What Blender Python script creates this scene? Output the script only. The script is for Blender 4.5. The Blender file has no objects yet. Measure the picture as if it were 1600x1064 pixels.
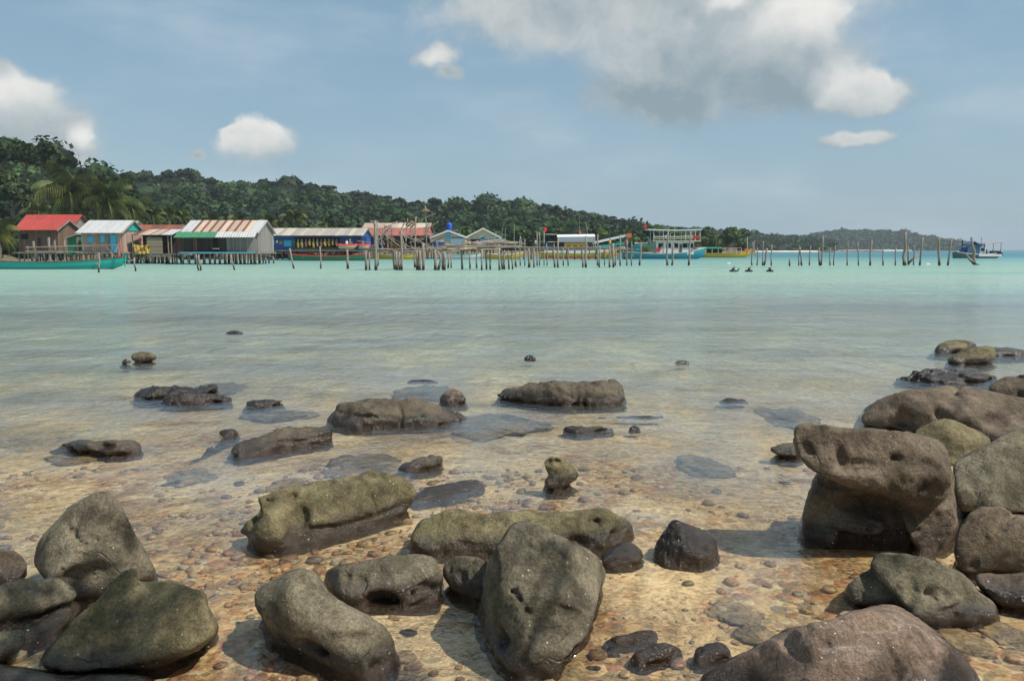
import bpy, bmesh, math, random
import numpy as np
from mathutils import Vector
R = math.radians
scene = bpy.context.scene
col = scene.collection
rng = np.random.default_rng(7); random.seed(7)

# ------------------------------------------------------------------ camera
FP = 1244.0; CX, CY = 800.0, 532.0; HOR = 390.0; CH = 1.7
TH = math.atan((CY - HOR) / FP)
cam = bpy.data.cameras.new('camera'); camo = bpy.data.objects.new('camera', cam); col.objects.link(camo)
camo.location = (0, 0, CH); camo.rotation_euler = (math.pi / 2 - TH, 0, 0)
cam.sensor_width = 36; cam.lens = 36 * FP / 1600; cam.clip_start = 0.05; cam.clip_end = 30000
scene.camera = camo
ct, st = math.cos(TH), math.sin(TH)
def ray(u, v):
    a, b = (u - CX) / FP, -(v - CY) / FP
    return np.array([a, ct + b * st, -st + b * ct])
def W(u, v, D):                      # world point on the sight line at depth y = D
    r = ray(u, v); k = D / r[1]; return np.array([r[0] * k, D, CH + r[2] * k])
def G(u, v, z=0.0):                  # world point at height z
    r = ray(u, v); k = (z - CH) / r[2]; return np.array([r[0] * k, r[1] * k, z])
def proj(P):                         # world -> photo pixel
    x, y, z = P[..., 0], P[..., 1], P[..., 2] - CH
    d = y * ct - z * st; w = y * st + z * ct
    return CX + FP * x / d, CY - FP * w / d
def dist_at(v): return G(800, v)[1]

# ------------------------------------------------------------------ exposure, sun, sky
scene.view_settings.view_transform = 'Standard'; scene.view_settings.look = 'None'
scene.view_settings.exposure = 0.25; scene.view_settings.gamma = 1.0
SUN_EL, SUN_AZ = 54.0, 111.0         # azimuth clockwise from +Y
sd = bpy.data.lights.new('sun', 'SUN'); sd.energy = 4.3; sd.angle = R(0.5); sd.color = (1.0, 0.95, 0.86)
so = bpy.data.objects.new('sun', sd); col.objects.link(so)
sv = Vector((math.sin(R(SUN_AZ)) * math.cos(R(SUN_EL)), math.cos(R(SUN_AZ)) * math.cos(R(SUN_EL)), math.sin(R(SUN_EL))))
so.rotation_euler = sv.to_track_quat('Z', 'Y').to_euler(); so.location = (30, -10, 40)

class NT:
    def __init__(s, tree): s.t = tree; s.n = tree.nodes; s.l = tree.links
    def node(s, typ, **kw):
        x = s.n.new(typ)
        for k, v in kw.items(): setattr(x, k, v)
        return x
    def put(s, sock, v):
        if v is None: return
        if isinstance(v, bpy.types.NodeSocket): s.l.new(v, sock)
        else:
            if sock.type == 'RGBA' and isinstance(v, (tuple, list)) and len(v) == 3: v = (*v, 1)
            sock.default_value = v
    def math(s, op, a, b=None, c=None, clamp=False):
        x = s.node('ShaderNodeMath', operation=op); x.use_clamp = clamp
        for i, v in enumerate((a, b, c)): s.put(x.inputs[i], v)
        return x.outputs[0]
    def vec(s, op, a, b=None):
        x = s.node('ShaderNodeVectorMath', operation=op); s.put(x.inputs[0], a); s.put(x.inputs[1], b)
        return x.outputs['Value'] if op in ('LENGTH', 'DOT_PRODUCT', 'DISTANCE') else x.outputs[0]
    def smooth(s, v, a, b, o0=0.0, o1=1.0):
        x = s.node('ShaderNodeMapRange', interpolation_type='SMOOTHSTEP')
        for i, q in enumerate((v, a, b, o0, o1)): s.put(x.inputs[i], q)
        return x.outputs[0]
    def noise(s, vec, scale, detail=4, rough=0.55, dist=0.0, color=False):
        x = s.node('ShaderNodeTexNoise'); s.put(x.inputs['Vector'], vec); s.put(x.inputs['Scale'], scale)
        x.inputs['Detail'].default_value = detail; x.inputs['Roughness'].default_value = rough; x.inputs['Distortion'].default_value = dist
        return x.outputs['Color' if color else 'Fac']
    def voro(s, vec, scale, feature='F1', out='Distance', rnd=1.0):
        x = s.node('ShaderNodeTexVoronoi', feature=feature); s.put(x.inputs['Vector'], vec); s.put(x.inputs['Scale'], scale)
        x.inputs['Randomness'].default_value = rnd
        return x.outputs[out]
    def mix(s, f, a, b, blend='MIX'):
        x = s.node('ShaderNodeMix', data_type='RGBA', blend_type=blend); s.put(x.inputs[0], f); s.put(x.inputs[6], a); s.put(x.inputs[7], b)
        return x.outputs[2]
    def ramp(s, f, stops, interp='LINEAR'):
        x = s.node('ShaderNodeValToRGB'); x.color_ramp.interpolation = interp; e = x.color_ramp.elements
        while len(e) < len(stops): e.new(0.5)
        for i, (p, c) in enumerate(stops): e[i].position = p; e[i].color = (*c, 1) if len(c) == 3 else c
        s.put(x.inputs[0], f); return x.outputs[0]
    def sep(s, v):
        x = s.node('ShaderNodeSeparateXYZ'); s.put(x.inputs[0], v); return x.outputs
    def comb(s, a, b, c):
        x = s.node('ShaderNodeCombineXYZ')
        for i, q in enumerate((a, b, c)): s.put(x.inputs[i], q)
        return x.outputs[0]
    def bump(s, h, strength=0.5, dist=0.05, normal=None):
        x = s.node('ShaderNodeBump'); s.put(x.inputs['Height'], h); x.inputs['Strength'].default_value = strength
        x.inputs['Distance'].default_value = dist; s.put(x.inputs['Normal'], normal); return x.outputs[0]

world = bpy.data.worlds.new('World'); scene.world = world; world.use_nodes = True
def build_world():
    w = NT(world.node_tree); w.n.clear()
    sky = w.node('ShaderNodeTexSky', sky_type='NISHITA'); sky.sun_disc = False
    sky.sun_elevation = R(SUN_EL); sky.sun_rotation = R(SUN_AZ); sky.air_density = 1.0; sky.dust_density = 2.2; sky.ozone_density = 1.2
    g = w.node('ShaderNodeTexCoord').outputs['Generated']
    x, y, z = w.sep(g)
    az = w.math('ARCTAN2', x, y); el = w.math('ARCSINE', z)
    p = w.comb(az, el, 0.0)
    def ang(u, v):
        r = ray(u, v); r = r / np.linalg.norm(r); return math.atan2(r[0], r[1]), math.asin(r[2])
    warp = w.noise(p, 9.0, 4, 0.6, color=True)
    pw = w.vec('ADD', p, w.vec('MULTIPLY', w.vec('SUBTRACT', warp, (0.5, 0.5, 0.5)), (0.07, 0.05, 0)))
    def field(pp, ells):
        acc = None
        for (u, v, ru, rv, hgt) in ells:
            a, e = ang(u, v); a2, e2 = ang(u + ru, v); a3, e3 = ang(u, v - rv)
            d = w.vec('MULTIPLY', w.vec('SUBTRACT', pp, (a, e, 0)), (1 / abs(a2 - a), 1 / abs(e3 - e), 1))
            m = w.math('SUBTRACT', hgt, w.vec('LENGTH', d))
            if acc is None: acc = m
            else: acc = w.math('SMOOTH_MAX', acc, m, 0.25)
        return acc
    ells = [(1075, 75, 190, 95, 1.0), (1010, 140, 120, 60, 1.0), (1190, 125, 110, 75, 1.0), (1340, 150, 105, 48, 1.0), (1250, 40, 120, 75, 1.0), (1270, 120, 120, 80, 1.0),
            (880, 15, 220, 85, 1.05), (1140, 0, 300, 80, 1.05), (1060, 150, 150, 60, 1.0), (1340, 221, 85, 18, .85),
            (35, 165, 85, 60, 1.0), (90, 200, 70, 50, 1.0), (130, 235, 45, 30, .95), (10, 110, 45, 35, 1.0), (0, 215, 100, 50, 1.0),
            (402, 222, 66, 38, 1.0), (370, 208, 30, 20, .9), (678, 88, 40, 26, .9), (700, 112, 30, 16, .8), (311, 239, 20, 11, .8)]
    f = field(pw, ells)
    n = w.noise(pw, 14.0, 9, 0.62)
    n2 = w.noise(w.vec('ADD', pw, (0.012, 0.02, 0)), 14.0, 9, 0.62)
    nfine = w.noise(pw, 42.0, 6, 0.6)
    dens = w.math('ADD', f, w.math('ADD', w.math('MULTIPLY', w.math('SUBTRACT', n, 0.5), 0.72), w.math('MULTIPLY', w.math('SUBTRACT', nfine, 0.5), 0.38)))
    # lit edges, greyer thick middle and base
    a0, e0 = ang(1120, 165)
    thick = w.smooth(dens, 0.3, 0.95)
    lit = w.math('ADD', w.math('MULTIPLY', w.math('SUBTRACT', n, n2), 0.8), w.math('SUBTRACT', 0.30, w.math('MULTIPLY', thick, 0.16)), clamp=True)
    bright = field(pw, [(1350, 138, 105, 60, 1.15), (1255, 25, 110, 60, 1.1), (1130, 5, 80, 30, .8), (395, 208, 70, 40, 1.15), (25, 140, 110, 55, 1.0), (140, 215, 40, 40, .8), (678, 90, 40, 30, .8), (1340, 219, 80, 20, 1.0)])
    lit = w.math('ADD', lit, w.math('MULTIPLY', w.smooth(el, ang(1120, 200)[1], ang(1120, 10)[1], -.26, .12), w.smooth(az, ang(500, 200)[0], ang(700, 200)[0])))
    mask = w.smooth(dens, w.smooth(bright, .1, .6, -.12, .02), w.smooth(bright, .1, .6, .52, .34))
    lit = w.math('ADD', lit, w.smooth(bright, 0.0, 0.8, 0.0, 0.62), clamp=True)
    cc = w.mix(lit, (0.235, 0.305, 0.345), (0.76, 0.745, 0.71))
    # thin veil of high cloud
    veil = w.noise(w.vec('MULTIPLY', p, (1.0, 3.0, 1)), 3.5, 5, 0.55)
    skyc = w.vec('MULTIPLY', sky.outputs[0], (SKY_T[0], SKY_T[1], SKY_T[2]))
    hz = w.smooth(el, -0.02, 0.35)
    grey = w.mix(hz, (0.29, 0.43, 0.515), (0.205, 0.345, 0.46))
    K = 1.0 / SKY_S
    greyk = w.vec('SCALE', grey); greyk.node.inputs['Scale'].default_value = K
    cck = w.vec('SCALE', cc); cck.node.inputs['Scale'].default_value = K
    base = w.mix(0.72, skyc, greyk)
    vc = w.node('ShaderNodeRGB'); vc.outputs[0].default_value = (0.50 * K, 0.57 * K, 0.62 * K, 1)
    base = w.mix(w.smooth(veil, 0.42, 0.8, 0.0, 0.5), base, vc.outputs[0])
    c = w.mix(w.math('MULTIPLY', mask, 0.95), base, cck)
    bg = w.node('ShaderNodeBackground'); bg.inputs['Strength'].default_value = SKY_S
    w.put(bg.inputs['Color'], c)
    w.l.new(bg.outputs[0], w.node('ShaderNodeOutputWorld').outputs[0] if False else w.node('ShaderNodeOutputWorld').inputs[0])
SKY_S = 0.10; SKY_T = (1, 1, 1)
build_world()

# ------------------------------------------------------------------ object helpers
def tag(o, label=None, cat=None, group=None, kind=None):
    if label: o['label'] = label
    if cat: o['category'] = cat
    if group: o['group'] = group
    if kind: o['kind'] = kind
    return o
def wloc(o):
    p = np.zeros(3)
    while o is not None: p += np.array(o.location); o = o.parent
    return p
def mk(name, V, F, mat, parent=None, loc=None, smooth=False, local=False, mi=None, colattr=None):
    V = np.asarray(V, dtype=float)
    me = bpy.data.meshes.new(name)
    base = np.zeros(3)
    if parent is not None and not local: base = wloc(parent)
    if loc is not None: base = base + np.asarray(loc, float) if parent is None else base
    VV = V - base
    if isinstance(F, np.ndarray) and F.ndim == 2:
        nf, k = F.shape
        me.vertices.add(len(VV)); me.vertices.foreach_set('co', VV.astype(np.float32).ravel())
        me.loops.add(nf * k); me.loops.foreach_set('vertex_index', F.astype(np.int32).ravel())
        me.polygons.add(nf); me.polygons.foreach_set('loop_start', np.arange(0, nf * k, k, dtype=np.int32))
        me.polygons.foreach_set('loop_total', np.full(nf, k, dtype=np.int32))
        me.update(calc_edges=True)
    else:
        me.from_pydata([tuple(v) for v in VV], [], [tuple(int(i) for i in f) for f in F])
    if colattr is not None:
        a = me.color_attributes.new('tint', 'FLOAT_COLOR', 'POINT'); a.data.foreach_set('color', np.asarray(colattr, np.float32).ravel())
    for m in (mat if isinstance(mat, (list, tuple)) else [mat]): me.materials.append(m)
    if mi is not None: me.polygons.foreach_set('material_index', np.asarray(mi, dtype=np.int32))
    if smooth: me.polygons.foreach_set('use_smooth', np.ones(len(me.polygons), dtype=bool))
    me.validate()
    o = bpy.data.objects.new(name, me); col.objects.link(o)
    if parent is not None: o.parent = parent
    if loc is not None and parent is None: o.location = loc
    return o
def empty(name, loc, rz=0.0):
    o = bpy.data.objects.new(name, None); col.objects.link(o); o.location = loc; o.rotation_euler = (0, 0, rz)
    o.empty_display_size = 0.3
    return o
class MB:
    def __init__(s): s.v = []; s.f = []; s.m = []
    def add(s, V, F, m=0):
        b = len(s.v); s.v += [tuple(map(float, p)) for p in V]; s.f += [tuple(b + int(i) for i in f) for f in F]; s.m += [m] * len(F); return s
    def box(s, a, b, m=0):
        x0, y0, z0 = a; x1, y1, z1 = b
        V = [(x0, y0, z0), (x1, y0, z0), (x1, y1, z0), (x0, y1, z0), (x0, y0, z1), (x1, y0, z1), (x1, y1, z1), (x0, y1, z1)]
        return s.add(V, [(0, 3, 2, 1), (4, 5, 6, 7), (0, 1, 5, 4), (1, 2, 6, 5), (2, 3, 7, 6), (3, 0, 4, 7)], m)
    def quadslab(s, p, t, m=0):                     # four points + thickness downwards
        p = [np.array(q, float) for q in p]; d = np.array([0, 0, -t])
        V = p + [q + d for q in p]
        return s.add(V, [(0, 1, 2, 3), (7, 6, 5, 4), (0, 4, 5, 1), (1, 5, 6, 2), (2, 6, 7, 3), (3, 7, 4, 0)], m)
    def tube(s, pts, rad, n=7, m=0, wob=0.0):
        pts = [np.array(p, float) for p in pts]; k = len(pts)
        if not hasattr(rad, '__len__'): rad = [rad] * k
        V = []
        for i in range(k):
            t = pts[min(i + 1, k - 1)] - pts[max(i - 1, 0)]; t /= np.linalg.norm(t) + 1e-9
            a = np.cross(t, [0, 0, 1] if abs(t[2]) < .9 else [1, 0, 0]); a /= np.linalg.norm(a); b = np.cross(t, a)
            for j in range(n):
                w = 2 * math.pi * j / n; r = rad[i] * (1 + wob * random.uniform(-1, 1))
                V.append(pts[i] + r * (math.cos(w) * a + math.sin(w) * b))
        F = [(i * n + j, i * n + (j + 1) % n, (i + 1) * n + (j + 1) % n, (i + 1) * n + j) for i in range(k - 1) for j in range(n)]
        F += [tuple(range(n))[::-1], tuple((k - 1) * n + j for j in range(n))]
        return s.add(V, F, m)
    def build(s, name, mat, parent=None, loc=None, smooth=False, local=False):
        return mk(name, np.array(s.v), s.f, mat, parent, loc, smooth, local, mi=s.m if isinstance(mat, (list, tuple)) else None)
def wobble(a, b, r0, r1, seg=5, amp=0.6):
    a = np.array(a, float); b = np.array(b, float); L = np.linalg.norm(b - a); out = []; rr = []
    for i in range(seg + 1):
        t = i / seg; q = a + (b - a) * t
        if 0 < i < seg: q = q + np.array([random.uniform(-1, 1), random.uniform(-1, 1), 0]) * amp * (r0 + r1) * .5 + 0
        out.append(q); rr.append((r0 + (r1 - r0) * t) * random.uniform(.88, 1.1))
    return out, rr

# ------------------------------------------------------------------ numpy noise
def _hash(ix, iy, iz, seed):
    h = (ix.astype(np.int64) * 374761393 + iy.astype(np.int64) * 668265263 + iz.astype(np.int64) * 2147483647 + seed * 974711) & 0xffffffff
    h = ((h ^ (h >> 13)) * 1274126177) & 0xffffffff
    h = ((h ^ (h >> 16)) * 2246822519) & 0xffffffff
    return ((h ^ (h >> 15)) & 0xffff) / 32767.5 - 1.0
def vnoise(P, seed=0):
    i = np.floor(P); f = P - i; f = f * f * (3 - 2 * f); i = i.astype(np.int64); r = 0
    for a in (0, 1):
        wx = f[..., 0] if a else 1 - f[..., 0]
        for b in (0, 1):
            wy = f[..., 1] if b else 1 - f[..., 1]
            for c in (0, 1):
                wz = f[..., 2] if c else 1 - f[..., 2]
                r = r + wx * wy * wz * _hash(i[..., 0] + a, i[..., 1] + b, i[..., 2] + c, seed)
    return r
def fbm(P, oct=4, seed=0, gain=0.5):
    s = 0; a = 1.0; t = 0
    for k in range(oct): s = s + a * vnoise(P * (2.03 ** k) + 17.3 * k, seed + k); t += a; a *= gain
    return s / t

# ------------------------------------------------------------------ materials
def material(name):
    m = bpy.data.materials.new(name); m.use_nodes = True; t = NT(m.node_tree); t.n.clear()
    out = t.node('ShaderNodeOutputMaterial'); return m, t, out
def principled(t, out, color, rough=0.8, normal=None, spec=0.3, metallic=0.0):
    b = t.node('ShaderNodeBsdfPrincipled'); t.put(b.inputs['Base Color'], color); t.put(b.inputs['Roughness'], rough)
    b.inputs['Specular IOR Level'].default_value = spec if not isinstance(spec, bpy.types.NodeSocket) else 0.5
    if isinstance(spec, bpy.types.NodeSocket): t.put(b.inputs['Specular IOR Level'], spec)
    b.inputs['Metallic'].default_value = metallic; t.put(b.inputs['Normal'], normal)
    t.l.new(b.outputs[0], out.inputs[0]); return b
def pos(t): return t.node('ShaderNodeNewGeometry').outputs['Position']
_cache = {}
def paint(c, rough=0.6, dirt=0.35, metallic=0.0):
    key = (c, rough, dirt, metallic)
    if key in _cache: return _cache[key]
    m, t, out = material('paint'); p = pos(t)
    n = t.noise(p, 2.5, 6, 0.65); n2 = t.noise(t.vec('MULTIPLY', p, (4, 4, .8)), 2.0, 4, .6)
    d = tuple(x * 0.55 + y for x, y in zip(c, (0.03, 0.022, 0.015)))
    cc = t.mix(t.math('MULTIPLY', t.smooth(t.math('ADD', n, t.math('MULTIPLY', t.math('SUBTRACT', n2, .5), .6)), 0.45, 0.75), dirt * 2, clamp=True), c, d)
    principled(t, out, cc, rough, t.bump(n, .2, .02), metallic=metallic)
    _cache[key] = m; return m
def planks(c0, c1, scale=4.0, vertical=True, name='planks'):
    key = ('pl', c0, c1, scale, vertical)
    if key in _cache: return _cache[key]
    m, t, out = material(name); p = pos(t); x, y, z = t.sep(p)
    s = t.math('MULTIPLY', t.math('ADD', x, y) if vertical else z, scale)
    fl = t.math('FLOOR', s); fr = t.math('FRACT', s)
    wn = t.node('ShaderNodeTexWhiteNoise', noise_dimensions='1D'); t.put(wn.inputs['W'], fl)
    grain = t.noise(t.vec('MULTIPLY', p, (8, 8, 1) if vertical else (1, 1, 8)), 2.5, 5, .65)
    f = t.math('ADD', t.math('MULTIPLY', wn.outputs[0], .6), t.math('MULTIPLY', grain, .5), clamp=True)
    c = t.mix(f, c0, c1)
    gap = t.smooth(t.math('ABSOLUTE', t.math('SUBTRACT', fr, .5)), .42, .49)
    c = t.mix(t.math('MULTIPLY', gap, .75), c, (0.02, 0.015, 0.01))
    principled(t, out, c, .85, t.bump(t.math('SUBTRACT', grain, gap), .5, .03))
    _cache[key] = m; return m
def corrugated(c0, c1, freq=1.2, axis=0, rust=0.3):
    key = ('co', c0, c1, freq, axis, rust)
    if key in _cache: return _cache[key]
    m, t, out = material('corrugated_sheet'); p = pos(t); xyz = t.sep(p)
    w = t.math('SINE', t.math('MULTIPLY', xyz[axis], freq * 2 * math.pi * 3))
    sheet = t.math('FRACT', t.math('MULTIPLY', xyz[axis], freq))
    wn = t.node('ShaderNodeTexWhiteNoise', noise_dimensions='1D'); t.put(wn.inputs['W'], t.math('FLOOR', t.math('MULTIPLY', xyz[axis], freq)))
    n = t.noise(t.vec('MULTIPLY', p, (3, 1, 1)), 1.6, 6, .65)
    f = t.smooth(t.math('ADD', t.math('MULTIPLY', wn.outputs[0], rust), t.math('MULTIPLY', n, .8)), .38, .72)
    c = t.mix(f, c0, c1)
    c = t.mix(t.smooth(sheet, .0, .10, .45, 0.0), c, (0.06, 0.04, 0.03))
    principled(t, out, c, .6, t.bump(w, .6, .03), spec=.4)
    _cache[key] = m; return m
def wood_post_mat():
    m, t, out = material('weathered_wood'); p = pos(t); z = t.sep(p)[2]
    g = t.noise(t.vec('MULTIPLY', p, (14, 14, 1.5)), 2.0, 5, .65); n = t.noise(p, .6, 3)
    c = t.mix(g, (0.13, 0.105, 0.085), (0.40, 0.35, 0.30)); c = t.mix(t.smooth(n, .4, .65, 0, .6), c, (0.22, 0.15, 0.10))
    wet = t.smooth(t.math('ADD', z, t.math('MULTIPLY', g, .35)), .35, .8, 1.0, 0.0)
    c = t.mix(wet, c, (0.025, 0.02, 0.016))
    principled(t, out, c, t.math('SUBTRACT', .85, t.math('MULTIPLY', wet, .4)), t.bump(g, .6, .03)); return m
M_POST = wood_post_mat()
M_WATER = None
# wood families
W_GREY = planks((0.12, 0.11, 0.10), (0.33, 0.31, 0.28), 5)
W_BROWN = planks((0.085, 0.05, 0.035), (0.23, 0.14, 0.10), 5)
W_TAN = planks((0.25, 0.16, 0.12), (0.50, 0.38, 0.30), 4)
W_DARK = planks((0.025, 0.02, 0.018), (0.07, 0.055, 0.045), 5)
DARK = paint((0.012, 0.012, 0.014), .9, .1)
WHITE = paint((0.72, 0.71, 0.68), .55, .2)
CREAM = paint((0.50, 0.45, 0.36), .8, .25)
TEAL = paint((0.02, 0.36, 0.31), .45, .15)
BLUE = paint((0.02, 0.075, 0.25), .5, .2)
LBLUE = paint((0.06, 0.42, 0.62), .5, .1)
GREEN = paint((0.02, 0.17, 0.09), .5, .2)
YELLOW = paint((0.62, 0.40, 0.02), .5, .2)
RED = paint((0.60, 0.03, 0.025), .55, .15)
ORANGE = paint((0.75, 0.17, 0.05), .55, .1)
R_RED = corrugated((0.44, 0.055, 0.04), (0.27, 0.05, 0.035), 1.1, 0, .2)
R_WHITE = corrugated((0.50, 0.50, 0.49), (0.34, 0.33, 0.31), 1.1, 0, .1)
R_RUST = corrugated((0.30, 0.085, 0.045), (0.16, 0.06, 0.04), 1.1, 0, .3)
R_CREAM = corrugated((0.55, 0.47, 0.36), (0.40, 0.30, 0.22), 1.1, 0, .4)
R_GREYBEIGE = corrugated((0.52, 0.46, 0.38), (0.33, 0.28, 0.24), 1.4, 0, .35)
R_GREEN = corrugated((0.05, 0.22, 0.11), (0.06, 0.16, 0.09), 1.1, 0, .1)

def leaf_mat(name, dark, light, scale=0.5):
    m, t, out = material(name); p = pos(t)
    at = t.node('ShaderNodeAttribute'); at.attribute_name = 'tint'
    n = t.noise(p, scale, 4, .6)
    c = t.mix(t.smooth(n, .35, .68), dark, light)
    c = t.mix(1.0, c, at.outputs['Color'], 'MULTIPLY')
    b = t.node('ShaderNodeBsdfPrincipled'); t.put(b.inputs['Base Color'], c); b.inputs['Roughness'].default_value = .6; b.inputs['Specular IOR Level'].default_value = .25
    tr = t.node('ShaderNodeBsdfTranslucent'); t.put(tr.inputs[0], c)
    mx = t.node('ShaderNodeMixShader'); mx.inputs[0].default_value = .2
    t.l.new(b.outputs[0], mx.inputs[1]); t.l.new(tr.outputs[0], mx.inputs[2]); t.l.new(mx.outputs[0], out.inputs[0]); return m
M_LEAF = leaf_mat('forest_foliage', (0.007, 0.021, 0.006), (0.038, 0.078, 0.020), .12)
M_LEAFN = leaf_mat('tree_foliage', (0.012, 0.026, 0.008), (0.055, 0.085, 0.025), .35)
M_PALM = leaf_mat('palm_foliage', (0.035, 0.058, 0.014), (0.125, 0.14, 0.04), .5)
M_BARK = paint((0.17, 0.14, 0.11), .9, .4)

# ------------------------------------------------------------------ rocks material
def rock_mat(name, dry_dark, dry_light, wetline=0.13, moss=(0.10, 0.10, 0.035), mossamt=.35, gloss=0.0, pale=None, bed=False):
    m, t, out = material(name); p = pos(t); z = t.sep(p)[2]
    nb = t.noise(p, 2.2, 6, .6, .4); nm = t.noise(p, 7.0, 8, .65, .3); nf = t.noise(p, 70.0, 5, .7); ng = t.noise(p, 260.0, 2, .6)
    c = t.mix(t.smooth(t.math('ADD', t.math('MULTIPLY', nm, .6), t.math('MULTIPLY', nb, .5)), .38, .72), dry_dark, dry_light)
    c = t.mix(t.math('MULTIPLY', t.smooth(t.noise(p, 3.1, 5, .6), .48, .68), mossamt), c, moss)
    if pale: 
        st_ = t.noise(t.vec('MULTIPLY', p, (2, 6, 6)), 2.4, 5, .6, 1.0)
        c = t.mix(t.smooth(st_, .56, .72, 0, .8), c, pale)
    sp = t.smooth(nf, .34, .66, .70, 1.28)
    spv = t.comb(sp, sp, sp); c = t.mix(1.0, c, spv, 'MULTIPLY')
    cv = t.voro(t.vec('ADD', p, t.vec('MULTIPLY', t.noise(p, 3., 2, .5, color=True), (.5, .5, .5))), 1.7, 'DISTANCE_TO_EDGE'); crk = t.math('MULTIPLY', t.smooth(cv, .0, .008, .6, 0), t.smooth(t.noise(p, 2.7, 3), .54, .62))
    g2 = t.smooth(ng, .35, .7, .82, 1.22); c = t.mix(1.0, c, t.comb(g2, g2, g2), 'MULTIPLY')
    # barnacles: sparse pale dots
    vd = t.voro(p, 42.0); vc = t.node('ShaderNodeTexVoronoi'); t.put(vc.inputs['Vector'], p); vc.inputs['Scale'].default_value = 42.0
    pick = t.math('GREATER_THAN', t.sep(vc.outputs['Color'])[0], .86)
    clus = t.smooth(t.noise(p, 4.0, 3), .42, .60)
    dot = t.math('MULTIPLY', t.math('MULTIPLY', t.smooth(vd, .13, .2, 1, 0), pick), clus)
    # dark pits
    vp = t.voro(t.vec('ADD', p, t.vec('MULTIPLY', t.noise(p, 9., 3, color=True), (.06, .06, .06))), 17.0)
    pit = t.math('MULTIPLY', t.smooth(vp, .0, .30, 1, 0), t.smooth(nb, .52, .68))
    wet = t.smooth(t.math('ADD', z, t.math('MULTIPLY', t.math('SUBTRACT', nb, .5), .12)), wetline * .45, wetline, 1.0, gloss)  # wet band, widened so its dark colour also stands in for front shade
    weed = t.smooth(t.math('ADD', z, t.math('MULTIPLY', t.math('SUBTRACT', nm, .5), .05)), .012, .045, .85, 0.0)
    weed = t.math('MULTIPLY', weed, t.smooth(z, -.05, -.005, .35, 1))
    if bed: wet = .35; weed = 0.0; c = t.mix(t.smooth(t.noise(p, 5.0, 6, .7), .42, .62), c, (0.50, 0.39, 0.24))
    c = t.mix(wet, c, t.mix(1.0, c, (0.30, 0.25, 0.22), 'MULTIPLY'))
    c = t.mix(t.math('MULTIPLY', weed, .8), c, (0.035, 0.018, 0.008))
    c = t.mix(dot, c, (0.55, 0.53, 0.47))
    c = t.mix(t.math('MULTIPLY', pit, .55), c, (0.03, 0.025, 0.02))
    h = t.math('ADD', t.math('MULTIPLY', nm, 1.0), t.math('MULTIPLY', nf, .22)); h = t.math('SUBTRACT', h, t.math('MULTIPLY', pit, .25)); h = t.math('ADD', h, t.math('MULTIPLY', dot, .12))
    h = t.math('SUBTRACT', t.math('ADD', h, t.math('MULTIPLY', ng, .05)), t.math('MULTIPLY', crk, .35)); c = t.mix(t.math('MULTIPLY', crk, .6), c, (0.02, 0.017, 0.013))
    silt = t.smooth(z, -.02, -.14); c = t.mix(t.math('MULTIPLY', silt, .6), c, (0.225, 0.19, 0.128))
    rough = t.math('SUBTRACT', .82, t.math('MULTIPLY', wet, .62))
    principled(t, out, c, rough, t.bump(h, .75, .05), spec=t.math('ADD', .25, t.math('MULTIPLY', wet, .35)))
    return m
RK = {
 'dry': rock_mat('dry_rock', (0.052, 0.043, 0.028), (0.225, 0.19, 0.128), moss=(0.07, 0.065, 0.026)),
 'olive': rock_mat('olive_rock', (0.045, 0.037, 0.018), (0.225, 0.185, 0.10), mossamt=.35),
 'warm': rock_mat('warm_rock', (0.055, 0.039, 0.026), (0.195, 0.148, 0.103), mossamt=.2),
 'wet': rock_mat('wet_rock', (0.04, 0.028, 0.02), (0.12, 0.09, 0.06), wetline=.5, gloss=.8, moss=(0.07, 0.035, 0.012)),
 'low': rock_mat('low_rock', (0.07, 0.055, 0.034), (0.18, 0.145, 0.095), wetline=.13, gloss=.35, moss=(0.08, 0.05, 0.02)),
 'pink': rock_mat('reddish_rock', (0.07, 0.048, 0.034), (0.26, 0.185, 0.135), mossamt=.15, moss=(0.2, 0.09, 0.03), pale=(0.36, 0.29, 0.24)),
 'bed': rock_mat('submerged_rock', (0.19, 0.145, 0.085), (0.40, 0.31, 0.20), bed=True, moss=(0.08, 0.07, 0.04)),
}

# ------------------------------------------------------------------ rock modeller
def smax(a, b, k): 
    h = np.maximum(k - np.abs(a - b), 0) / k; return np.maximum(a, b) + h * h * k * .25
def smin(a, b, k): return -smax(-a, -b, k)
def chaikin(P, n=2):
    P = np.array(P, float)
    for _ in range(n):
        Q = np.roll(P, -1, 0); P = np.stack([P * .75 + Q * .25, P * .25 + Q * .75], 1).reshape(-1, 2)
    return P
def poly_sdf(px, py, P):
    d = np.full(px.shape, 1e18); ins = np.zeros(px.shape, bool)
    for (ax, ay), (bx, by) in zip(P, np.roll(P, -1, 0)):
        ex, ey = bx - ax, by - ay; wx, wy = px - ax, py - ay
        t = np.clip((wx * ex + wy * ey) / (ex * ex + ey * ey + 1e-12), 0, 1)
        d = np.minimum(d, (wx - ex * t) ** 2 + (wy - ey * t) ** 2)
        c = ((ay > py) != (by > py)); ins ^= c & (px < (bx - ax) * (py - ay) / (by - ay + 1e-12) + ax)
    return np.where(ins, -1, 1) * np.sqrt(d)
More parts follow.
